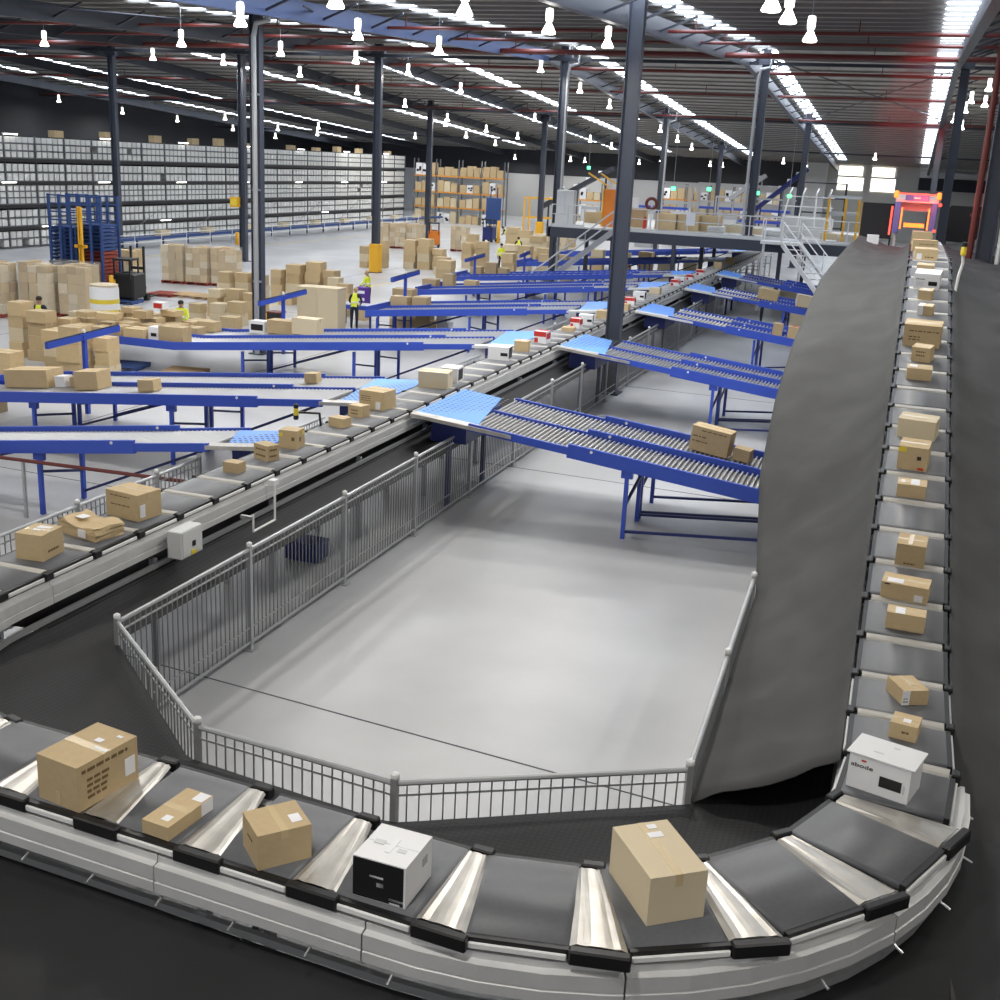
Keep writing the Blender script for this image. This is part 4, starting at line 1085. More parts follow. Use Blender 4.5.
far_frame(-27.0, 126., 9., 5.2, 'grey elevated conveyor frame in the far hall left of the orange panel', M_grey, n=3, solidp=M_blue)
far_frame(-17.0, 128., 10., 5.6, 'grey elevated conveyor frame in the far hall right of the big column', M_grey, n=3, solidp=M_blue)
far_frame(-13.0, 112., 9., 4.6, 'blue conveyor frame above the cartons on the mezzanine', M_grey, n=3, solidp=M_blue)
far_frame(-9.5, 132., 5., 6.2, 'dark machine frame beside the light pier in the far hall', M_beam, n=4)
def incline(a, b, w, label, mt):
    t = thing('incline_conveyor', label, 'conveyor', (0, 0, 0), 0, 'far inclined conveyors')
    MB().bar(a, b, w, .18).build('bed', M_black, t)
    a_, b_ = Vector(a), Vector(b)
    for dy in (-w / 2, w / 2): MB().bar(a_ + Vector((0, dy, .1)), b_ + Vector((0, dy, .1)), .08, .4).build('side_rail', mt, t)
    for k in (.1, .5, .9):
        p = a_.lerp(b_, k); MB().span((p.x - .07, p.y - .07, 0), (p.x + .07, p.y + .07, p.z - .1)).build('leg', mt, t)
    for k in range(5):
        p = a_.lerp(b_, .15 + k * .17); MB().box((p.x, p.y, p.z + .28), (.5, .5, .34)).build('tote', M_cartonwhite, t)
incline((-34.5, 112, 2.6), (-27.5, 112, 6.6), .9, 'dark inclined conveyor climbing right above the yellow guard frame', M_beam)
incline((-14.5, 118, 3.4), (-10.0, 118, 7.4), .9, 'dark blue inclined conveyor climbing beside the guard cage', M_bluedark)
incline((-17.5, 121, 4.2), (-14.2, 121, 6.6), .9, 'pale tote lift climbing left of the dark blue inclined conveyor', M_grey)
for i, (x, y) in enumerate(((-28.5, 108), (-25, 110), (-22.5, 105), (-20, 108), (-15, 104))):
    t = thing('wall_cabinet', 'grey machine cabinet standing in the far hall, %s one from the yellow frame' % ('first', 'second', 'third', 'fourth', 'fifth')[i], 'cabinet', (x, y, 0), 0, 'far grey cabinets')
    bevelled(MB().box((0, 0, 1.6), (1.6, .9, 3.2)).build('body', (M_grey, M_lgrey)[i % 2], t).data, .03); MB().box((0, -.46, 1.7), (1.4, .03, 2.4)).build('door', M_lgrey, t); MB().box((.5, -.49, 1.7), (.06, .04, .3)).build('handle', M_black, t)
for i, (x, y, z) in enumerate(((-31.6, 118, 6.6), (-28.1, 118, 6.6), (-19.3, 100, 5.3), (-16.3, 100, 5.4), (-12.3, 100, 5.3), (-9.7, 100, 5.2))):
    t = thing('exit_sign', 'small green glowing sign in the far hall, %s from the left' % ('first', 'second', 'third', 'fourth', 'fifth', 'sixth')[i], 'sign', (x, y, z), 0, 'green signal lamps')
    MB().box((0, 0, 0), (.34, .06, .3)).build('glow', M_green, t); MB().box((0, .05, .02), (.4, .05, .36)).build('backing', M_black, t); MB().tube([(0, .05, .15), (0, .05, roof_z(y) - z)], .015, 5).build('drop_rod', M_galv, t)

# ================================================================ mezzanine
DZ, FY = 3.62, 61.5
mz = thing('mezzanine', 'grey steel mezzanine platform crossing above the sorter', 'platform', (0, 0, 0))
MB().span((-18.5, FY + .1, DZ - .12), (-1.7, 76, DZ)).build('deck', M_lgrey, mz)
MB().span((-18.5, FY, DZ - .62), (-1.7, FY + .18, DZ - .08)).build('front_girder', M_column, mz)
MB().span((-18.6, FY, DZ - .6), (-18.4, 76, DZ - .1)).build('side_girder', M_column, mz)
for i in range(7):
    MB().span((-18.3 + i * 2.6, FY + .2, DZ - .5), (-18.15 + i * 2.6, 75.9, DZ - .13)).build('joist', M_column, mz)
for (x, y) in ((-18.3, FY + .15), (-17.1, 64.5), (-11.6, FY + .15), (-10.6, 64.6), (-6.2, 62.6), (-18.3, 75.5), (-11.6, 75.5), (-6., 75.5)):
    MB().span((x - .10, y - .10, 0), (x + .10, y + .10, DZ - .5)).build('post', M_column, mz)
def handrail(p, q, z0, label, posts=6, h=1.1, mt=M_lgrey, z1=None):
    z1 = z0 if z1 is None else z1
    t = thing('handrail', label, 'railing', (0, 0, 0), 0, 'mezzanine handrails')
    P = Vector((*p, z0)); Q = Vector((*q, z1))
    for k in (h, h * .55): MB().tube([P + Vector((0, 0, k)), Q + Vector((0, 0, k))], .03, 6).build('rail', mt, t)
    for i in range(posts):
        a = P.lerp(Q, i / (posts - 1)); MB().tube([a, a + Vector((0, 0, h))], .03, 6).build('post', mt, t)
    MB().bar(P + Vector((0, 0, .06)), Q + Vector((0, 0, .06)), .02, .1).build('kick_plate', mt, t)
handrail((-14.2, FY + .2), (-6.2, FY + .2), DZ, 'pale handrail along the mezzanine front right of the big column', 6)
handrail((-5.3, FY + .2), (-1.75, FY + .2), DZ, 'white handrail of the mezzanine in front of the guard cage', 4, mt=M_white)
handrail((-18.4, FY + .2), (-16.6, FY + .2), DZ, 'short handrail beside the electrical cabinet', 3)
def stairs(top, bot, w, n, label, mt, dirv):
    t = thing('steel_stairs', label, 'stairs', (0, 0, 0), 0, 'mezzanine stairs')
    T, B = Vector(top), Vector(bot); d = Vector(dirv) * w
    for k in (0, 1):
        MB().bar(T + d * k, B + d * k, .06, .26).build('stringer', mt, t)
        for hh in (.55, 1.05): MB().tube([T + d * k + Vector((0, 0, hh)), B + d * k + Vector((0, 0, hh))], .03, 6).build('handrail', mt, t)
        for i in range(4):
            a = (T + d * k).lerp(B + d * k, i / 3); MB().tube([a, a + Vector((0, 0, 1.05))], .025, 6).build('baluster', mt, t)
    for i in range(1, n):
        a = T.lerp(B, i / n); MB().bar(a, a + d, .26, .04).build('tread', mt, t)
stairs((-14.9, 61.4, DZ - .1), (-19.0, 60.2, .05), .9, 14, 'grey steel stairs descending left from the mezzanine beside the big column', M_zinc, (0.25, -1, 0))
stairs((-5.95, 60.3, DZ - .1), (-1.95, 53.2, .05), .9, 15, 'white steel stairs descending right from the mezzanine to the cloth', M_white, (1, .1, 0))
t = thing('stair_landing', 'white landing frame at the head of the right stairs', 'platform', (0, 0, 0))
MB().span((-7.0, 60.2, DZ - .16), (-5.0, 61.45, DZ - .02)).build('deck', M_white, t)
for (x, y) in ((-6.95, 61.4), (-5.05, 61.4)): MB().span((x - .06, y - .06, 0), (x + .06, y + .06, DZ - .1)).build('post', M_white, t)
for (x, y) in ((-6.95, 60.3), (-6.95, 61.4), (-6.0, 60.3)): MB().tube([(x, y, DZ), (x, y, DZ + 1.05)], .03, 6).build('rail_post', M_white, t)
for z in (DZ + .5, DZ + 1.05): MB().tube([(-6.95, 61.4, z), (-6.95, 60.3, z), (-6.0, 60.3, z)], .026, 6).build('rail', M_white, t)
# on the mezzanine
t = thing('electrical_cabinet', 'pale grey electrical cabinet at the left end of the mezzanine', 'cabinet', (-18.0, 63.0, DZ))
bevelled(MB().box((0, 0, .28), (1.05, .6, .56)).build('plinth', M_lgrey, t).data, .02); bevelled(MB().box((0, 0, 1.2), (1.0, .5, 1.28)).build('body', M_lgrey, t).data, .02)
for sx in (-.25, .25): MB().box((sx, -.27, 1.2), (.46, .03, 1.2)).build('door', M_lgrey, t)
t = thing('orange_panel', 'tall orange fabric door panel standing on the mezzanine', 'panel', (-15.55, 63.6, DZ))
bevelled(MB().box((0, 0, 1.0), (1.0, .12, 2.0)).build('sheet', M_orange, t).data, .02)
for sx in (-.54, .54): MB().box((sx, 0, 1.05), (.07, .14, 2.1)).build('frame_post', M_yellow, t)
for sx in (-.4, .3): MB().bar((sx - 1.1, .1, 2.8), (sx + .15, .1, 2.1), .08).build('stay', M_yellow, t)
t = thing('hose_reel', 'red fire hose reel on a post on the mezzanine', 'hose reel', (-13.5, 64.2, DZ))
MB().tube([(0, 0, 0), (0, 0, 1.3)], .045, 8).build('post', M_lgrey, t)
ringp = [(.28 * math.cos(a), -.12, 1.35 + .28 * math.sin(a)) for a in [2 * math.pi * k / 20 for k in range(21)]]
MB().tube(ringp, .09, 8, False).build('reel', M_red, t); MB().lathe([(.09, 0), (.09, .55), (.04, .65)], 10, (-.32, 0, 0)).build('extinguisher', M_redprint, t)
MB().box((-.95, .05, 1.35), (.42, .03, .55)).build('notice', M_label, t)
o = tag(MB().box((0, 0, 0), (.46, .03, .64)).build('notice_board', M_label), 'white notice hung on the mezzanine handrail', 'sign'); o.location = (-10.85, FY + .14, DZ + .75)
MC = [(-12.75, 65.0, 1.15, .9, .85, 'first tan pallet carton on the mezzanine, beside the hose reel'), (-11.55, 65.2, 1.15, .9, .85, 'second tan pallet carton on the mezzanine'), (-10.4, 65.8, 1.05, .9, .85, 'third tan pallet carton on the mezzanine'),
      (-16.6, 66.5, .95, .8, .7, 'low carton beside the orange panel'), (-14.4, 65.3, .85, .8, 1.05, 'tall carton between the big column and the hose reel'), (-9.2, 66.5, 1.1, .8, .45, 'flat pale carton right of the tan pallet cartons'),
      (-17.4, 67., 1.0, .8, .6, 'carton behind the electrical cabinet'), (-7.9, 66.0, .9, .7, .32, 'flat carton near the white stairs'), (-4.0, 65.8, 1.0, .7, .32, 'flat carton below the guard cage'), (-2.9, 66.2, .8, .6, .28, 'small flat carton right of the guard cage')]
for (x, y, w, d, h, lab) in MC: carton(lab, 'carton', x, y, DZ + .002, w, d, h, 0, M_card if h > .55 else M_cardpale, 'cartons on the mezzanine', False)
for i in range(4):
    t = thing('sheet_stack', 'small stack of white sheets on the mezzanine deck, %s' % ('left', 'middle', 'right', 'farthest')[i], 'sheets', ((-9.9, -6.9, -5.8, -3.1)[i], 64.4, DZ)) 
    for k in range(4): MB().box((0, 0, .03 + k * .10), (.9, .7, .06)).build('sheet', M_lgrey, t)
# white guard cage and yellow machine
t = thing('guard_cage', 'white tubular guard cage with slanted bars on the mezzanine', 'cage', (-5.4, 67.0, DZ)); t.scale = (.88, .88, .88)
w2 = 1.5
for sx in (-w2, -w2 / 3, w2 / 3, w2):
    MB().tube([(sx, -.6, .6), (sx * .8, 0, 2.6), (sx * .8, 1.2, 2.9)], .05, 6).build('bent_bar', M_white, t)
for z in (.6, 1.2, 1.8, 2.4):
    MB().tube([(-w2, -.5 + z * .2, z), (w2, -.5 + z * .2, z)], .04, 6).build('rail', M_white, t)
for sx in (-w2, w2): MB().tube([(sx, -.6, 0), (sx, -.6, .6)], .05, 6).build('leg', M_white, t)
MB().span((-w2, .4, 0), (w2, 1.5, 1.1)).build('belt_box', M_lgrey, t)
far_y = thing('yellow_gantry', 'yellow posts of the packing gantry left of the black screen', 'frame', (-3.4, 64., DZ))
for sx in (-.75, .1, .75): MB().box((sx, 0, 1.1), (.12, .12, 2.2)).build('post', M_yellow, far_y)
MB().box((0, 0, 2.25), (1.7, .14, .14)).build('beam', M_lgrey, far_y); MB().box((0, .2, 1.4), (1.6, .5, .2)).build('shelf', M_grey, far_y)

# ================================================================ scanner tunnel with red light
pz = belt_z(38.) - .05
M_portalblue = mat('portal_blue', (.10, .16, .45), .5)
t = thing('scanner_tunnel', 'red lit scanner tunnel with blue panels at the top of the rising belt', 'scanner', (.08, 38.2, pz + .34)); t.scale = (.84, .84, .84)
for sx, mt in ((-.62, M_blue), (.62, M_blue)):
    bevelled(MB().box((sx, 0, .42), (.22, .9, 1.1)).build('side_panel', M_portalblue, t).data, .02)
MB().box((0, 0, 1.02), (1.45, .9, .12)).build('lintel', M_lgrey, t)
MB().box((0, -.46, 1.12), (.8, .06, .2)).build('name_panel', M_portalblue, t)
MB().box((0, -.50, 1.12), (.22, .02, .06)).build('lettering', M_white, t)
MB().box((0, .4, .95), (1.3, .1, .6)).build('back_plate', M_lgrey, t)
for sx in (-.46, .46): MB().box((sx, -.47, .40), (.05, .04, .75)).build('light_strip', M_orangeglow, t)
MB().box((0, -.1, .16), (.7, .05, .14)).build('scan_light', M_orangeglow, t)
MB().tube([(-.7, -.4, 1.25), (.7, -.4, 1.25)], .03, 6).build('top_tube', M_redglow, t)
for sx in (-.72, .72): MB().lathe([(.07, 1.1), (.08, 1.14), (.08, 1.3), (.05, 1.34)], 10, (sx, -.4, 0)).build('beacon', M_orangeglow, t)
MB().box((-.80, -.5, .3), (.06, .06, 1.0)).build('red_strip', M_redglow, t)
MB().box((.80, -.5, .92), (.10, .06, .10)).build('red_lamp', M_redglow, t); MB().box((.72, -.5, .02), (.10, .06, .08)).build('red_lamp', M_redglow, t)
for sx in (-.6, .6):
    for yy in (-.3, .3): MB().box((sx, yy, -(pz + .34) / 1.68 - .06), (.08, .08, (pz + .34) / .84 - .12)).build('leg', M_zinc, t)
lr = bpy.data.lights.new('tunnel_red', 'POINT'); lr.energy = 45; lr.color = (1, .06, .03); lr.shadow_soft_size = .1
lo = link('tunnel_light', lr); lo.location = (.26, 37.3, pz + 1.2)
for (ty, en) in ((60., 9000), (70., 15000), (84., 26000), (104., 40000)):   # spots added to throw a red glow on the roof beyond
    ls = bpy.data.lights.new('beacon_beam', 'SPOT'); ls.energy = en; ls.color = (1, .04, .03); ls.spot_size = R(7); ls.spot_blend = 1.; ls.shadow_soft_size = .1
    lo = link('beacon_beam', ls); lo.location = (.12, 38.0, pz + 1.5)
    _dv = Vector((-.5 - (ty - 60) * .02, ty, roof_z(ty))) - Vector((.12, 38.0, pz + 1.5)); lo.rotation_euler = _dv.to_track_quat('-Z', 'Y').to_euler()
for sx, lab in ((-1, 'black screen left of the scanner tunnel'), (1, 'black screen right of the scanner tunnel with a rounded corner')):
    s_ = thing('black_screen', lab, 'screen', (.26 + sx * 1.32, 40., 0), 0)
    w = .95
    prof = [(-w / 2, 5.0), (w / 2, 5.0), (w / 2, 6.1), (-w / 2, 6.1)] if sx < 0 else [(-w / 2, 5.05), (.1, 5.02), (w / 2 - .06, 5.15), (w / 2, 5.3), (w / 2, 6.15), (-w / 2, 6.15)]
    MB().sweep([lambda u, z, yy=yy: (u, yy, z) for yy in (0, .05)], prof).build('sheet', M_screen, s_)
    for xx in (-w / 2, w / 2): MB().box((xx, .08, 3.05), (.05, .05, 6.1)).build('post', M_yellow if sx < 0 and xx < 0 else M_black, s_)
carton('small white carton lying at the top of the left cloth', 'carton', -1.0, 36.5, 4.99, .30, .28, .26, 10, M_cartonwhite, None, False)

# ================================================================ wrapped pallets, stacks, pallets on the floor
PAL = MB()
for k in range(7): PAL.box((0, -.55 + k * .183, .13), (1.2, .11, .022))
for sx in (-.55, 0, .55): PAL.box((sx, 0, .07), (.10, 1.2, .10))
for k in (-.5, 0, .5): PAL.box((0, k, .01), (1.2, .10, .02))
PAL_ME = {}
def pallet_mesh(mt):
    if mt.name not in PAL_ME: PAL_ME[mt.name] = PAL.mesh('pallet_' + mt.name, mt)
    return PAL_ME[mt.name]
def pallet(x, y, z, rz, mt, label, group=None):
    o = tag(link('pallet', pallet_mesh(mt), None, (x, y, z), R(rz)), label, 'pallet', group); return o
def pallet_load(x, y, label, w=1.2, d=1.1, h=2.0, nx=3, nzv=5, wrap=True, mt=M_redpallet, rz=0, seed=0):
    t = thing('pallet_load', label, 'pallet load', (x, y, 0), R(rz), 'wrapped pallet loads')
    link('pallet', pallet_mesh(mt), t)
    rr = random.Random(seed + int(x * 7 + y))
    hz = (h - .16) / nzv
    for k in range(nzv):
        for i in range(nx):
            wv = w / nx
            for j in range(2):
                hh = hz * (.98 if k < nzv - 1 else rr.uniform(.6, 1.))
                o = link('carton', carton_mesh(M_card if rr.random() < .75 else M_cardpale), t); o.location = (-w / 2 + (i + .5) * wv + rr.uniform(-.02, .02), -d / 4 + j * d / 2, .15 + k * hz); o.scale = (wv * .97, d / 2 * .96, hh)
    if wrap:
        m = MB(); m.box((0, 0, .14 + (h - .14) / 2), (w + .05, d + .05, h - .12)); m.build('stretch_wrap', M_wrap, t)
    return t
WL = [(-33.6, 36.9, 'wrapped pallet load at the left picture edge behind the tall carton stacks'), (-32.3, 37.9, 'wrapped pallet load beside the one at the left edge'), (-31.0, 38.6, 'wrapped pallet load right of two others, left of the blue tower'),
      (-35.2, 47.4, 'loosely stacked pallet load right of the blue tower'), (-35.3, 51.6, 'wrapped pallet load, left of three in a row before the racking'), (-34.0, 51.8, 'wrapped pallet load, middle of three in a row before the racking'), (-32.7, 52.1, 'wrapped pallet load, right of three in a row before the racking'),
      (-38.2, 83.0, 'far wrapped pallet load behind the yellow column guard'), (-37.0, 83.4, 'far wrapped pallet load between two others'), (-35.8, 83.8, 'far wrapped pallet load left of the orange truck'), (-32.6, 85.0, 'far carton load right of the orange truck')]
for i, (x, y, lab) in enumerate(WL): pallet_load(x, y, lab, h=2.15 if i < 3 else 1.95, seed=i, wrap=i != 3, rz=8 if i < 3 else 5)
def stack(x, y, label, sizes, rz=0, mt=None, w=.6, d=.5):
    z = .002; rr = random.Random(int(x * 13 + y * 5))
    for i, (ww, dd, hh) in enumerate(sizes):
        pos = 'bottom' if i == 0 else 'top' if i == len(sizes) - 1 else ('second', 'third', 'fourth', 'fifth', 'sixth')[i - 1]
        carton('%s carton of the %s' % (pos, label), 'carton', x + rr.uniform(-.04, .04), y + rr.uniform(-.04, .04), z, ww, dd, hh, rz + rr.uniform(-4, 4), mt or (M_card if rr.random() < .7 else M_cardpale), label, True)
        z += hh + .002
S = stack
def rs(n, w, d, h, seed):
    r = random.Random(seed); return [(w * r.uniform(.85, 1.), d * r.uniform(.85, 1.), h * r.uniform(.8, 1.15)) for _ in range(n)]
S(-26.6, 30.2, 'tall stack left of the worker in yellow', rs(4, .62, .6, .46, 1))
S(-25.6, 30.0, 'tall stack right in front of the worker in yellow', rs(4, .75, .6, .42, 2))
S(-26.2, 32.9, 'short stack behind the worker in yellow', rs(3, 1.0, .8, .45, 3))
S(-24.2, 29.2, 'wide stack behind the blue tee post', rs(3, 1.0, .8, .40, 4))
S(-22.9, 28.2, 'tall stack just behind the blue tee post', rs(3, .8, .7, .46, 5))
S(-22.1, 28.6, 'narrow stack right of the blue tee post', rs(3, .55, .6, .42, 6))
S(-24.9, 27.5, 'leaning stack of striped cartons left of the blue tee post', rs(2, 1.0, .7, .35, 7))
S(-26.1, 26.9, 'low stack behind the long strapped carton', rs(2, .9, .7, .36, 8))
S(-21.6, 23.3, 'stack at the left picture edge beside the second chute', rs(2, .6, .6, .45, 9))
# shrink wrapped round bundle with yellow tape
t = thing('wrapped_bundle', 'clear wrapped bundle with yellow tape bands behind the tee post', 'bundle', (-27.2, 35.2, 0)); t.scale = (1, 1, 1.5)
MB().lathe([(.50, .0), (.52, .05), (.52, 1.15), (.48, 1.2)], 14).build('bundle', M_cartonwhite, t, True)
for z in (.55, .8): MB().lathe([(.53, z), (.53, z + .10)], 14).build('yellow_band', M_yelltape, t)
MB().lathe([(.50, 1.2), (.5, 1.24), (.3, 1.26)], 14).build('lid', M_cardpale, t)
# group right of the wrapped pallets, behind the third chute
GS = [(-27.4, 43.6, 4, .6, .40), (-26.7, 43.9, 4, .65, .42), (-26.0, 44.1, 4, .6, .44), (-27.0, 42.2, 3, .6, .38), (-26.2, 42.4, 3, .7, .42), (-25.4, 42.2, 3, .5, .36), (-25.8, 40.6, 2, .7, .40), (-24.9, 40.4, 2, .7, .42), (-26.6, 40.2, 2, .6, .38), (-24.3, 39.0, 1, .7, .5), (-25.4, 38.6, 1, .8, .45),
      (-27.9, 48.9, 4, .6, .40), (-27.1, 49.2, 4, .8, .40), (-26.2, 49.5, 4, .8, .42), (-25.3, 49.4, 4, .7, .40), (-24.6, 48.4, 3, .6, .40), (-25.6, 47.8, 2, .7, .40), (-23.6, 47.3, 3, .6, .40), (-26.6, 47.5, 1, .7, .4), (-22.9, 45.5, 2, .7, .38)]
names = ['first', 'second', 'third', 'fourth', 'fifth', 'sixth', 'seventh', 'eighth', 'ninth', 'tenth', 'eleventh']
for i, (x, y, n, w, h) in enumerate(GS):
    where = 'brown cluster left of the downpipe column' if i < 11 else 'brown cluster right of the downpipe column'
    S(x, y, '%s stack in the %s' % (names[i if i < 11 else i - 11], where), rs(n, w, w * .9, h, 20 + i))
# tall double door carton cabinet
t = thing('tall_carton', 'tall plain tan wardrobe carton standing behind the third chute', 'carton', (-21.3, 40.7, 0), R(6))
for sx in (-.42, .42): bevelled(MB().box((sx, 0, .88), (.835, .9, 1.76)).build('half_body', M_cardpale, t).data, .01)
MB().box((0, 0, 1.775), (1.70, .92, .03)).build('lid', M_cardpale, t)
S(-18.9, 43.2, 'stack in front of the fourth chute, left of the post', [(.95, .7, .48), (.95, .7, .40), (.9, .65, .42), (.85, .6, .40)])
S(-17.9, 43.0, 'low stack at the fourth chute beside the post', [(.8, .7, .55), (.6, .6, .35)])
S(-17.2, 43.4, 'pale stack right of the post at the fourth chute', [(.5, .5, .5), (.45, .45, .4)], mt=M_cartonwhite)
GS2 = [(-29.6, 68.6, 4, .8, .46), (-28.7, 68.8, 4, .9, .46), (-27.8, 69.0, 3, .8, .42), (-31.0, 67.5, 4, .6, .42), (-26.6, 66.5, 2, .9, .5), (-25.6, 64.5, 2, 1.0, .5), (-32.0, 66.9, 3, .6, .42), (-27.0, 71.9, 4, .7, .42), (-26.1, 72.2, 4, .8, .42), (-25.9, 77.5, 3, .9, .45), (-28.2, 76.0, 4, .8, .5)]
for i, (x, y, n, w, h) in enumerate(GS2): S(x, y, '%s stack in the brown group behind the yellow column guard' % names[i], rs(n, w, w * .9, h, 60 + i))
GS3 = [(-23.6, 73.5, 3, .9, .5), (-22.6, 74.5, 3, .9, .5), (-24.0, 77.5, 4, 1., .5), (-22.8, 79., 4, 1., .5), (-25.2, 82.5, 4, 1., .5), (-27.0, 84., 4, 1., .5), (-23.8, 84.5, 4, 1., .5), (-28.8, 86.5, 4, 1., .5), (-30.2, 90.5, 3, 1., .5), (-26.0, 88.5, 3, 1., .5), (-22.5, 67.0, 3, .8, .5)]
for i, (x, y, n, w, h) in enumerate(GS3): S(x, y, '%s stack in the brown group below the grey stairs' % names[i], rs(n, w, w * .9, h, 80 + i))
GS4 = [(-18.5, 66.0, 2, .8, .4), (-16.2, 76.5, 3, 1., .5), (-14.8, 76.5, 3, 1., .5), (-17.6, 76., 3, 1., .5), (-13.2, 76.8, 2, 1., .5), (-19.2, 75.5, 3, .9, .5), (-4.4, 56.5, 2, .8, .45), (-3.4, 57.2, 2, .7, .45), (-5.6, 63.5, 2, .9, .5), (-4.2, 64.2, 1, 1., .5), (-3.2, 58.6, 1, .9, .5)]
for i, (x, y, n, w, h) in enumerate(GS4): S(x, y, '%s stack in the %s' % (names[i], 'group seen under the mezzanine deck' if i < 6 else 'group between the right chutes'), rs(n, w, w * .9, h, 100 + i))
# heap of parcels on the table of the third chute
rr = random.Random(11); tz = ZC - .095 * 10.9 + .04
def table_box(x, y, z, w, d, h, rot, lab, mt=None): return carton(lab, 'parcel', x, y, z, w, d, h, rot, mt, 'parcels heaped on the third chute table', True, name='parcel')
hx = [(-25.0, 30.5), (-24.3, 30.3), (-23.6, 30.45), (-22.9, 30.4), (-22.2, 30.3), (-24.9, 31.3), (-24.1, 31.4), (-23.3, 31.3), (-22.5, 31.4), (-24.7, 32.3), (-23.9, 32.4), (-23.1, 32.3), (-22.3, 32.4), (-24.5, 33.1), (-23.7, 33.2), (-22.9, 33.1), (-22.1, 33.1), (-21.4, 33.0), (-21.3, 32.0)]
for i, (x, y) in enumerate(hx):
    table_box(x, y, tz, rr.uniform(.45, .7), rr.uniform(.4, .6), rr.uniform(.22, .38), rr.uniform(-12, 12), 'brown parcel heaped on the third chute table, %s row, %s from the left' % (('front', 'second', 'third', 'back')[0 if y < 30.8 else 1 if y < 31.9 else 2 if y < 32.7 else 3], ('first', 'second', 'third', 'fourth', 'fifth', 'sixth')[(i if i < 5 else i - 5 if i < 9 else i - 9 if i < 13 else i - 13)]))
for i, (x, y) in enumerate(((-24.6, 30.9), (-23.8, 31.0), (-23.1, 31.8), (-24.2, 32.7), (-22.7, 32.8))):
    table_box(x, y, tz + .40, rr.uniform(.45, .65), rr.uniform(.4, .5), rr.uniform(.15, .25), rr.uniform(-15, 15), 'brown parcel lying on top of the parcel heap, %s from the left' % ('second', 'third', 'fourth', 'first', 'fifth')[i])
o = table_box(-21.55, 30.35, tz, .40, .40, .42, 0, 'white carton with dark window on the edge of the third chute table', M_cartonwhite); front(o, .0, .45, .5, .25, M_black, 'dark_window')
table_box(-20.95, 30.4, tz, .85, .5, .48, 2, 'largest brown carton on the edge of the third chute table')
o = table_box(-23.0, 32.6, tz + .62, .4, .3, .22, 0, 'red and white parcel on top of the heap before the worker', M_cartonwhite); front(o, 0, .5, .8, .7, M_redprint, 'red_print')
o = table_box(-18.6, 32.9, on_left(-18.6), .9, .5, .42, 0, 'brown carton on the third chute below the downpipe column')
table_box(-17.6, 32.7, on_left(-17.6), .85, .55, .50, 3, 'pale tan carton on the third chute right of the downpipe column', M_cardpale)
o = table_box(-19.5, 33.0, on_left(-19.5), .55, .4, .4, 0, 'white and black parcel on the third chute', M_cartonwhite); front(o, 0, .5, .8, .5, M_black, 'dark_window')
for i, (x, y, w, h) in enumerate(((-18.3, 41.6, .7, .4), (-17.5, 41.7, .6, .35), (-20.9, 50.9, .7, .4), (-20.1, 51.2, .5, .6), (-18.9, 51.0, .6, .3), (-21.3, 58.2, .6, .5), (-20.5, 58.2, .6, .7), (-19.8, 58.2, .5, .4), (-21.0, 69.6, .8, .5), (-20.0, 69.7, .8, .45))):
    carton('carton resting at the end of the %s left chute, %s' % ('fourth' if i < 2 else 'fifth' if i < 5 else 'sixth' if i < 8 else 'seventh', ('left one', 'right one', 'left one', 'upright middle one', 'low right one', 'left one', 'tall middle one', 'right one', 'left one', 'right one')[i]), 'carton', x, y, on_left(x), w, .5, h, rr.uniform(-6, 6), None, 'cartons on the chutes', True)
# empty pallets
pallet(-22.7, 30.2, .0, 12, M_bluepallet, 'blue edged pallet leaning flat below the third chute, left of two', 'pallets under the chutes')
pallet(-20.6, 30.3, .0, 12, M_wood, 'bare slatted pallet lying below the third chute, right of two', 'pallets under the chutes')
pallet(-32.3, 43.2, .0, 10, M_bluepallet, 'flat blue pallet on the floor right of the pallet tower')
pallet(-31.6, 47.0, .0, 4, M_wood, 'pale new pallet on the floor before the wrapped loads'); pallet(-30.3, 46.9, .0, 4, M_wood, 'second pale pallet on the floor right of the first')
pallet(-32.6, 46.6, .0, 4, M_redpallet, 'orange red pallet on the floor beside the pale ones')
# tower of empty pallets
for i in range(19): pallet(-35.35, 43.7, i * .165, 6, M_rackdark if i < 10 else M_bluepallet, '%s pallet of the left tower stack, %s from the floor' % ('dark' if i < 10 else 'blue', ORD[i]), 'left pallet tower')
for i in range(20): pallet(-34.08, 43.85, i * .165, 6, M_redpallet if i < 13 else M_bluepallet, '%s pallet of the right tower stack, %s from the floor' % ('red' if i < 13 else 'blue', ORD[i]), 'right pallet tower')
t = thing('pallet_cage', 'tall blue steel frame around the pallet tower', 'frame', (-34.72, 43.78, 0), R(6))
for sx in (-1.26, -.75, -.25, .25, .75, 1.26):
    for yy in (-.7, .7): MB().box((sx, yy, 2.25), (.10, .10, 4.5)).build('post', M_bluepallet, t)
for z in (3.4, 3.75, 4.1, 4.45):
    for yy in (-.7, .7): MB().box((0, yy, z), (2.58, .06, .06)).build('rail', M_bluepallet, t)
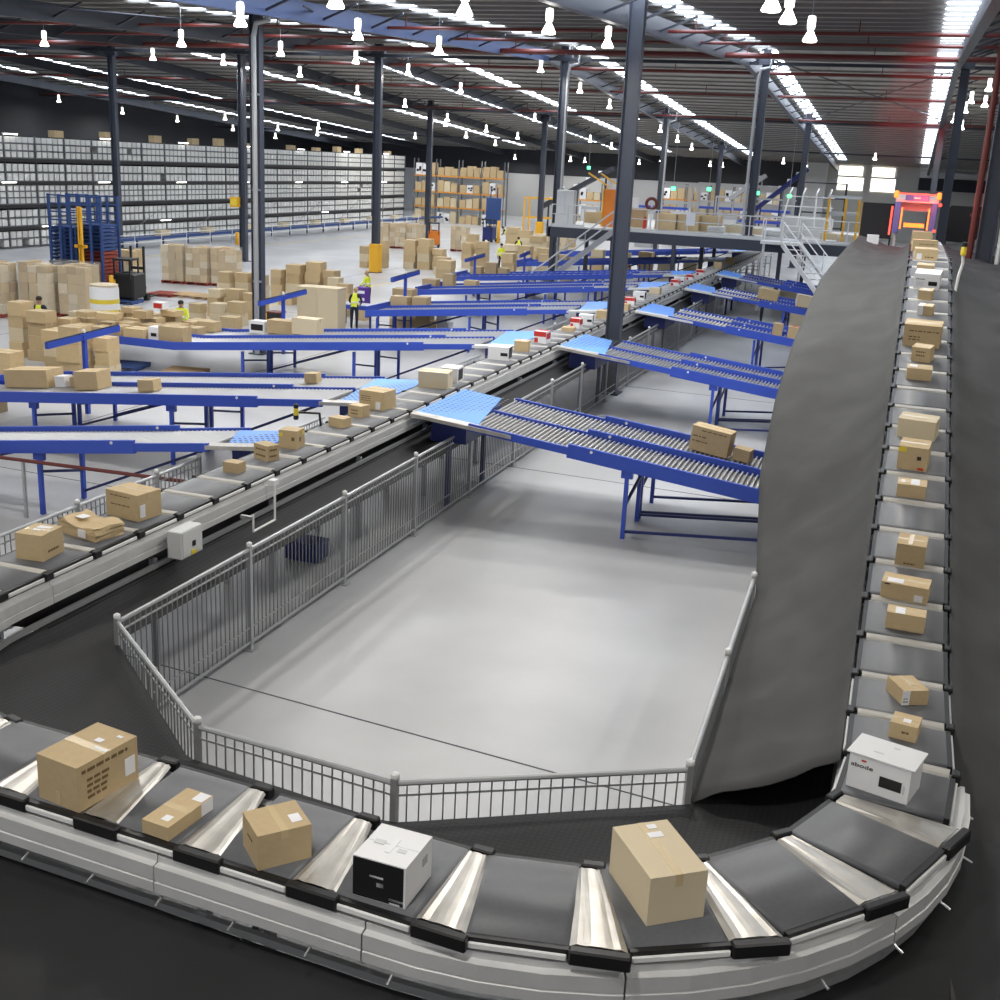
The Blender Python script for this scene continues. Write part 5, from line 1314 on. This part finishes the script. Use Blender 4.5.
# reach truck with yellow mast and bollards
def reach_truck(x, y, rz, label, body, mast_h=4.2, mastc=M_yellow):
    t = thing('reach_truck', label, 'truck', (x, y, 0), R(rz), 'reach trucks')
    bevelled(MB().box((0, 0, .75), (.9, 1.2, 1.1)).build('body', body, t).data, .08)
    MB().box((0, -.3, 1.9), (.8, .9, .08)).build('overhead_guard', M_black, t)
    for sx in (-.36, .36):
        for yy in (-.7, .1): MB().box((sx, yy, 1.5), (.06, .06, .9)).build('guard_post', M_black, t)
    for sx in ((-.3, .3) if mast_h < 4.05 or mast_h > 4.3 else (-.06, .06)): MB().box((sx, .8, mast_h / 2), (.07, .12, mast_h)).build('mast', mastc, t)
    MB().box((0, .8, mast_h * .6), (.6, .12, .12)).build('mast_beam', mastc, t)
    for sx in (-.25, .25): MB().box((sx, 1.5, .12), (.12, 1.3, .06)).build('fork', M_black, t)
    for sx in (-.36, .36):
        for yy in (-.4, .9): MB().tube([(sx - .08, yy, .16), (sx + .08, yy, .16)], .16, 12).build('wheel', M_black, t)
    bevelled(MB().box((0, -.1, 1.25), (.5, .4, .2)).build('seat', M_black, t).data, .04)
    return t
reach_truck(-32.3, 43.6, 10, 'black reach truck with thin masts right of the pallet tower', M_black, 2.4, M_black)
reach_truck(-33.3, 40.9, 0, 'truck with a high yellow mast in front of the pallet tower', M_black, 4.1, M_yellow)
reach_truck(-35.5, 86.8, 20, 'orange pallet truck parked among the far wrapped loads', M_orange, 1.6, M_orange)
t = reach_truck(-34.5, 97., 0, 'tall dark blue order picker far behind the orange truck', M_bluedark, 4.6, M_bluedark); MB().box((0, .8, 2.6), (1.3, .3, 2.2)).build('mast_panel', M_bluepallet, t)
for (x, y, h, lab) in ((-34.75, 42.45, .95, 'left yellow bollard before the pallet tower'), (-34.1, 42.75, 1.0, 'middle yellow bollard before the pallet tower'), (-32.7, 42.9, 1.2, 'right yellow bollard beside the pallet tower'), (-33.4, 96.2, 1.9, 'yellow bollard beside the dark blue order picker'), (-46.5, 75.6, .9, 'low yellow guard at the foot of the column near the racking'), (-22.6, 38.9, .9, 'yellow guard post below the third chute')):
    t = thing('bollard', lab, 'bollard', (x, y, 0)); MB().lathe([(.14, 0), (.14, h - .04), (.10, h)], 12).build('post', M_yellow, t, True); MB().box((0, 0, .01), (.36, .36, .02)).build('base_plate', M_yellow, t)
t = thing('trolley', 'dark wheeled trolley standing below the third chute', 'trolley', (-22.0, 38.4, 0)); MB().box((0, 0, .55), (.5, .5, .8)).build('body', M_rackdark, t); MB().box((0, 0, .98), (.55, .55, .05)).build('top', M_red, t)
for sx in (-.2, .2):
    for yy in (-.2, .2): MB().tube([(sx - .03, yy, .08), (sx + .03, yy, .08)], .08, 8).build('wheel', M_black, t)
t = thing('display_stand', 'purple printed carton held up beside two workers', 'carton', (-21.6, 45.0, .7)); o = MB().box((0, 0, .35), (.5, .4, .7)).build('body', M_purple, t)
for k in range(2): MB().box((0, -.21, .2 + k * .3), (.35, .02, .12)).build('lettering', M_label, t)
MB().box((0, 0, -.35), (.5, .45, .7)).build('lower_carton', M_card, t)
o = tag(MB().box((0, 0, .18), (.62, .42, .30)).build('tote', M_bluedark), 'blue plastic tote lying on the floor behind the inner fence', 'tote'); o.location = (-9.15, 16.95, 0)
MB().box((0, 0, .34), (.66, .46, .03)).build('rim', M_bluedark, o); MB().box((0, 0, .015), (.5, .32, .03)).build('foot', M_blue, o)
o = tag(link('sign_box', MB().box((0, 0, 0), (.55, .3, .6)).mesh('sign_box', M_yellow)), 'yellow box fixed high on the column before the racking', 'sign'); o.location = (-39.6, 64.2, 3.6)
MB().box((0, -.16, 0), (.4, .02, .4)).build('face', M_yelltape, o)

t = thing('packing_table', 'small blue legged packing table in front of the bending worker', 'table', (-21.0, 43.3, 0))
MB().box((0, 0, .80), (1.7, .9, .16)).build('top', M_blue, t); MB().box((0, 0, .89), (1.6, .8, .03)).build('surface', M_roller, t)
for sx in (-.75, .75):
    for yy in (-.38, .38): MB().box((sx, yy, .36), (.07, .07, .72)).build('leg', M_bluedark, t)
pallet_rack(-27.5, -14.0, 136.0, [0., 1.9, 3.6], 'far cluttered racking behind the mezzanine', 5, 'cluttered rack behind the mezzanine')
# ================================================================ workers
def person(x, y, rz, label, h=1.74, lean=0., arms='down', hair=M_hair, top=M_hivis, sleeves=M_navy, legs=M_navy, z=0., step=.0, vest=True, cap=None):
    k = h / 1.78
    def lean_pt(p):
        # bend the upper body forward about the hips
        px, py, pz = p; dz = pz - .95
        if dz <= 0: return Vector((px, py, pz))
        return Vector((px, py + dz * math.sin(lean), .95 + dz * math.cos(lean)))
    V = []; E = []; Rr = []
    def add(p, r, parent=None, L=True):
        V.append((lean_pt(p) if L else Vector(p)) * k); Rr.append((r[0] * k, r[1] * k)); 
        if parent is not None: E.append((parent, len(V) - 1))
        return len(V) - 1
    pel = add((0, 0, .98), (.155, .115)); wa = add((0, 0, 1.14), (.145, .105), pel); ch = add((0, .01, 1.32), (.175, .115), wa); sh = add((0, .0, 1.45), (.12, .085), ch); ne = add((0, .01, 1.53), (.055, .055), sh); hd = add((0, .025, 1.63), (.085, .098), ne); add((0, .02, 1.72), (.07, .082), hd)
    for sx in (-1, 1):
        st = step * sx
        hp = add((sx * .095, 0, .92), (.10, .10), pel); kn = add((sx * .11, .02 + st * .5, .50), (.068, .07), hp); an = add((sx * .115, -.01 + st, .10), (.045, .048), kn); add((sx * .12, .14 + st, .045), (.042, .035), an)
        so = add((sx * .185, 0, 1.43), (.065, .065), sh)
        if arms == 'down': el, wr = (sx * .24, -.03, 1.14), (sx * .25, .06, .90)
        elif arms == 'forward': el, wr = (sx * .25, .10, 1.16), (sx * .18, .36, 1.10)
        elif arms == 'work': el, wr = (sx * .27, .12, 1.18), (sx * .16, .38, 1.02)
        e = add(el, (.047, .047), so); w = add(wr, (.032, .032), e)
        d = (Vector(wr) - Vector(el)).normalized(); pm = Vector(wr) + d * .07; pa = add(tuple(pm), (.040, .022), w)
        side = d.cross(Vector((sx, 0, .2))).normalized()
        for f in range(4):
            b = pm + d * .05 + side * (-.03 + f * .02); t1 = add(tuple(b), (.0095, .0095), pa); l = (.055, .068, .064, .05)[f]
            m1 = add(tuple(b + d * l * .6), (.0085, .0085), t1); add(tuple(b + d * l + Vector((-sx * .015, 0, -.01))), (.007, .007), m1)
        th = add(tuple(Vector(wr) + d * .03 + side * -.042), (.0105, .0105), w); add(tuple(Vector(wr) + d * .075 + side * -.058), (.009, .009), th)
    me = bpy.data.meshes.new('person_skeleton'); me.from_pydata([tuple(v) for v in V], E, []); tmp = bpy.data.objects.new('tmp', me); COL.objects.link(tmp)
    sk = tmp.modifiers.new('skin', 'SKIN'); sk.use_smooth_shade = True
    for sv, r in zip(me.skin_vertices[0].data, Rr): sv.radius = r
    me.skin_vertices[0].data[0].use_root = True
    tmp.modifiers.new('sub', 'SUBSURF').levels = 1
    dg = bpy.context.evaluated_depsgraph_get(); body = bpy.data.meshes.new_from_object(tmp.evaluated_get(dg))
    bpy.data.objects.remove(tmp)
    body.materials.clear()
    for m in (legs, sleeves, M_skin, M_shoe): body.materials.append(m)
    inv = []
    for p in body.polygons:
        c = p.center / k; nearest = min(range(len(V)), key=lambda i: (V[i] - p.center).length)
        dzl = c.z
        if nearest in (4, 5, 6): mi = 2
        elif nearest in (1, 2, 3): mi = 1
        elif nearest == 0: mi = 0
        else:
            q = (nearest - 7) % 22 if nearest >= 7 else 0
            mi = 0 if q in (0, 1) else 3 if q in (2, 3) else 1 if q in (4, 5) else 2
            if q == 2 and dzl > .16: mi = 0
        p.material_index = mi; p.use_smooth = True
        inv.append(nearest)
    o = link('person', body); o.location = (x, y, z); o.rotation_euler[2] = R(rz); tag(o, label, 'person', 'workers in the hall')
    if vest:
        vv = {}; vb = MB()
        for p, n in zip(body.polygons, inv):
            c = p.center
            if n in (1, 2, 3) or (n == 0 and c.z > .99 * k):
                ids = []
                for vi in p.vertices:
                    if vi not in vv:
                        v = body.vertices[vi]; vb.v.append(tuple(v.co + v.normal * .014)); vv[vi] = len(vb.v) - 1
                    ids.append(vv[vi])
                vb.f.append(tuple(ids)); vb.mi.append(0)
        vb.build('vest', top, o, True, False)
        b0 = lean_pt((0, 0, 1.16)) * k
        MB().lathe([(.165 * k, -.025), (.168 * k, .025)], 16).build('reflective_band', M_label, o).location = b0
    # head details: hair cap, ears, nose, eyes, mouth
    hc = lean_pt((0, .025, 1.655)) * k
    hr = MB(); hr.lathe([(.088 * k, -.005), (.104 * k, .03 * k), (.098 * k, .075 * k), (.07 * k, .112 * k), (.02 * k, .128 * k)], 14); ho = hr.build('hair', cap or hair, o, True); ho.location = hc + Vector((0, -.012, 0))
    for sx in (-1, 1):
        MB().box((sx * .092 * k, .0, -.02), (.016, .035, .05)).build('ear', M_skin, o).location = hc
        MB().box((sx * .032 * k, .098 * k, -.01), (.022, .012, .012)).build('eye', M_ink, o).location = hc
    MB().box((0, .108 * k, -.035), (.022, .028, .035)).build('nose', M_skin, o).location = hc
    MB().box((0, .096 * k, -.075), (.045, .012, .010)).build('mouth', M_redpallet, o).location = hc
    return o
person(-27.0, 31.6, 190, 'worker in a yellow vest over dark sleeves behind the tall carton stacks', 1.78, .05, 'work')
person(-23.4, 34.4, 200, 'worker with long dark hair and yellow shirt behind the heaped parcels', 1.70, .15, 'work', sleeves=M_hivis)
person(-20.6, 42.15, 12, 'worker in yellow vest bending over the fourth chute, seen from behind', 1.72, .35, 'work', hair=M_wood)
person(-23.2, 48.9, 80, 'worker in yellow top beside the purple printed carton', 1.70, .1, 'work', sleeves=M_hivis, hair=M_wood)
person(-24.6, 71.6, 10, 'worker in bright yellow shirt and dark shorts before the far cartons, seen from behind', 1.75, .0, 'down', sleeves=M_hivis)
person(-31.5, 93.0, 90, 'worker bending over far cartons beside the yellow column guard', 1.75, .6, 'work')
person(-25.4, 86.0, 60, 'worker in yellow below the grey stairs', 1.72, .1, 'work', sleeves=M_hivis)
person(-26.2, 80.0, 30, 'worker half hidden by cartons left of the grey stairs', 1.70, .2, 'work')
person(-6.0, 55.2, 100, 'worker in black trousers standing between the right chutes', 1.75, .1, 'work', top=M_navy, sleeves=M_navy)
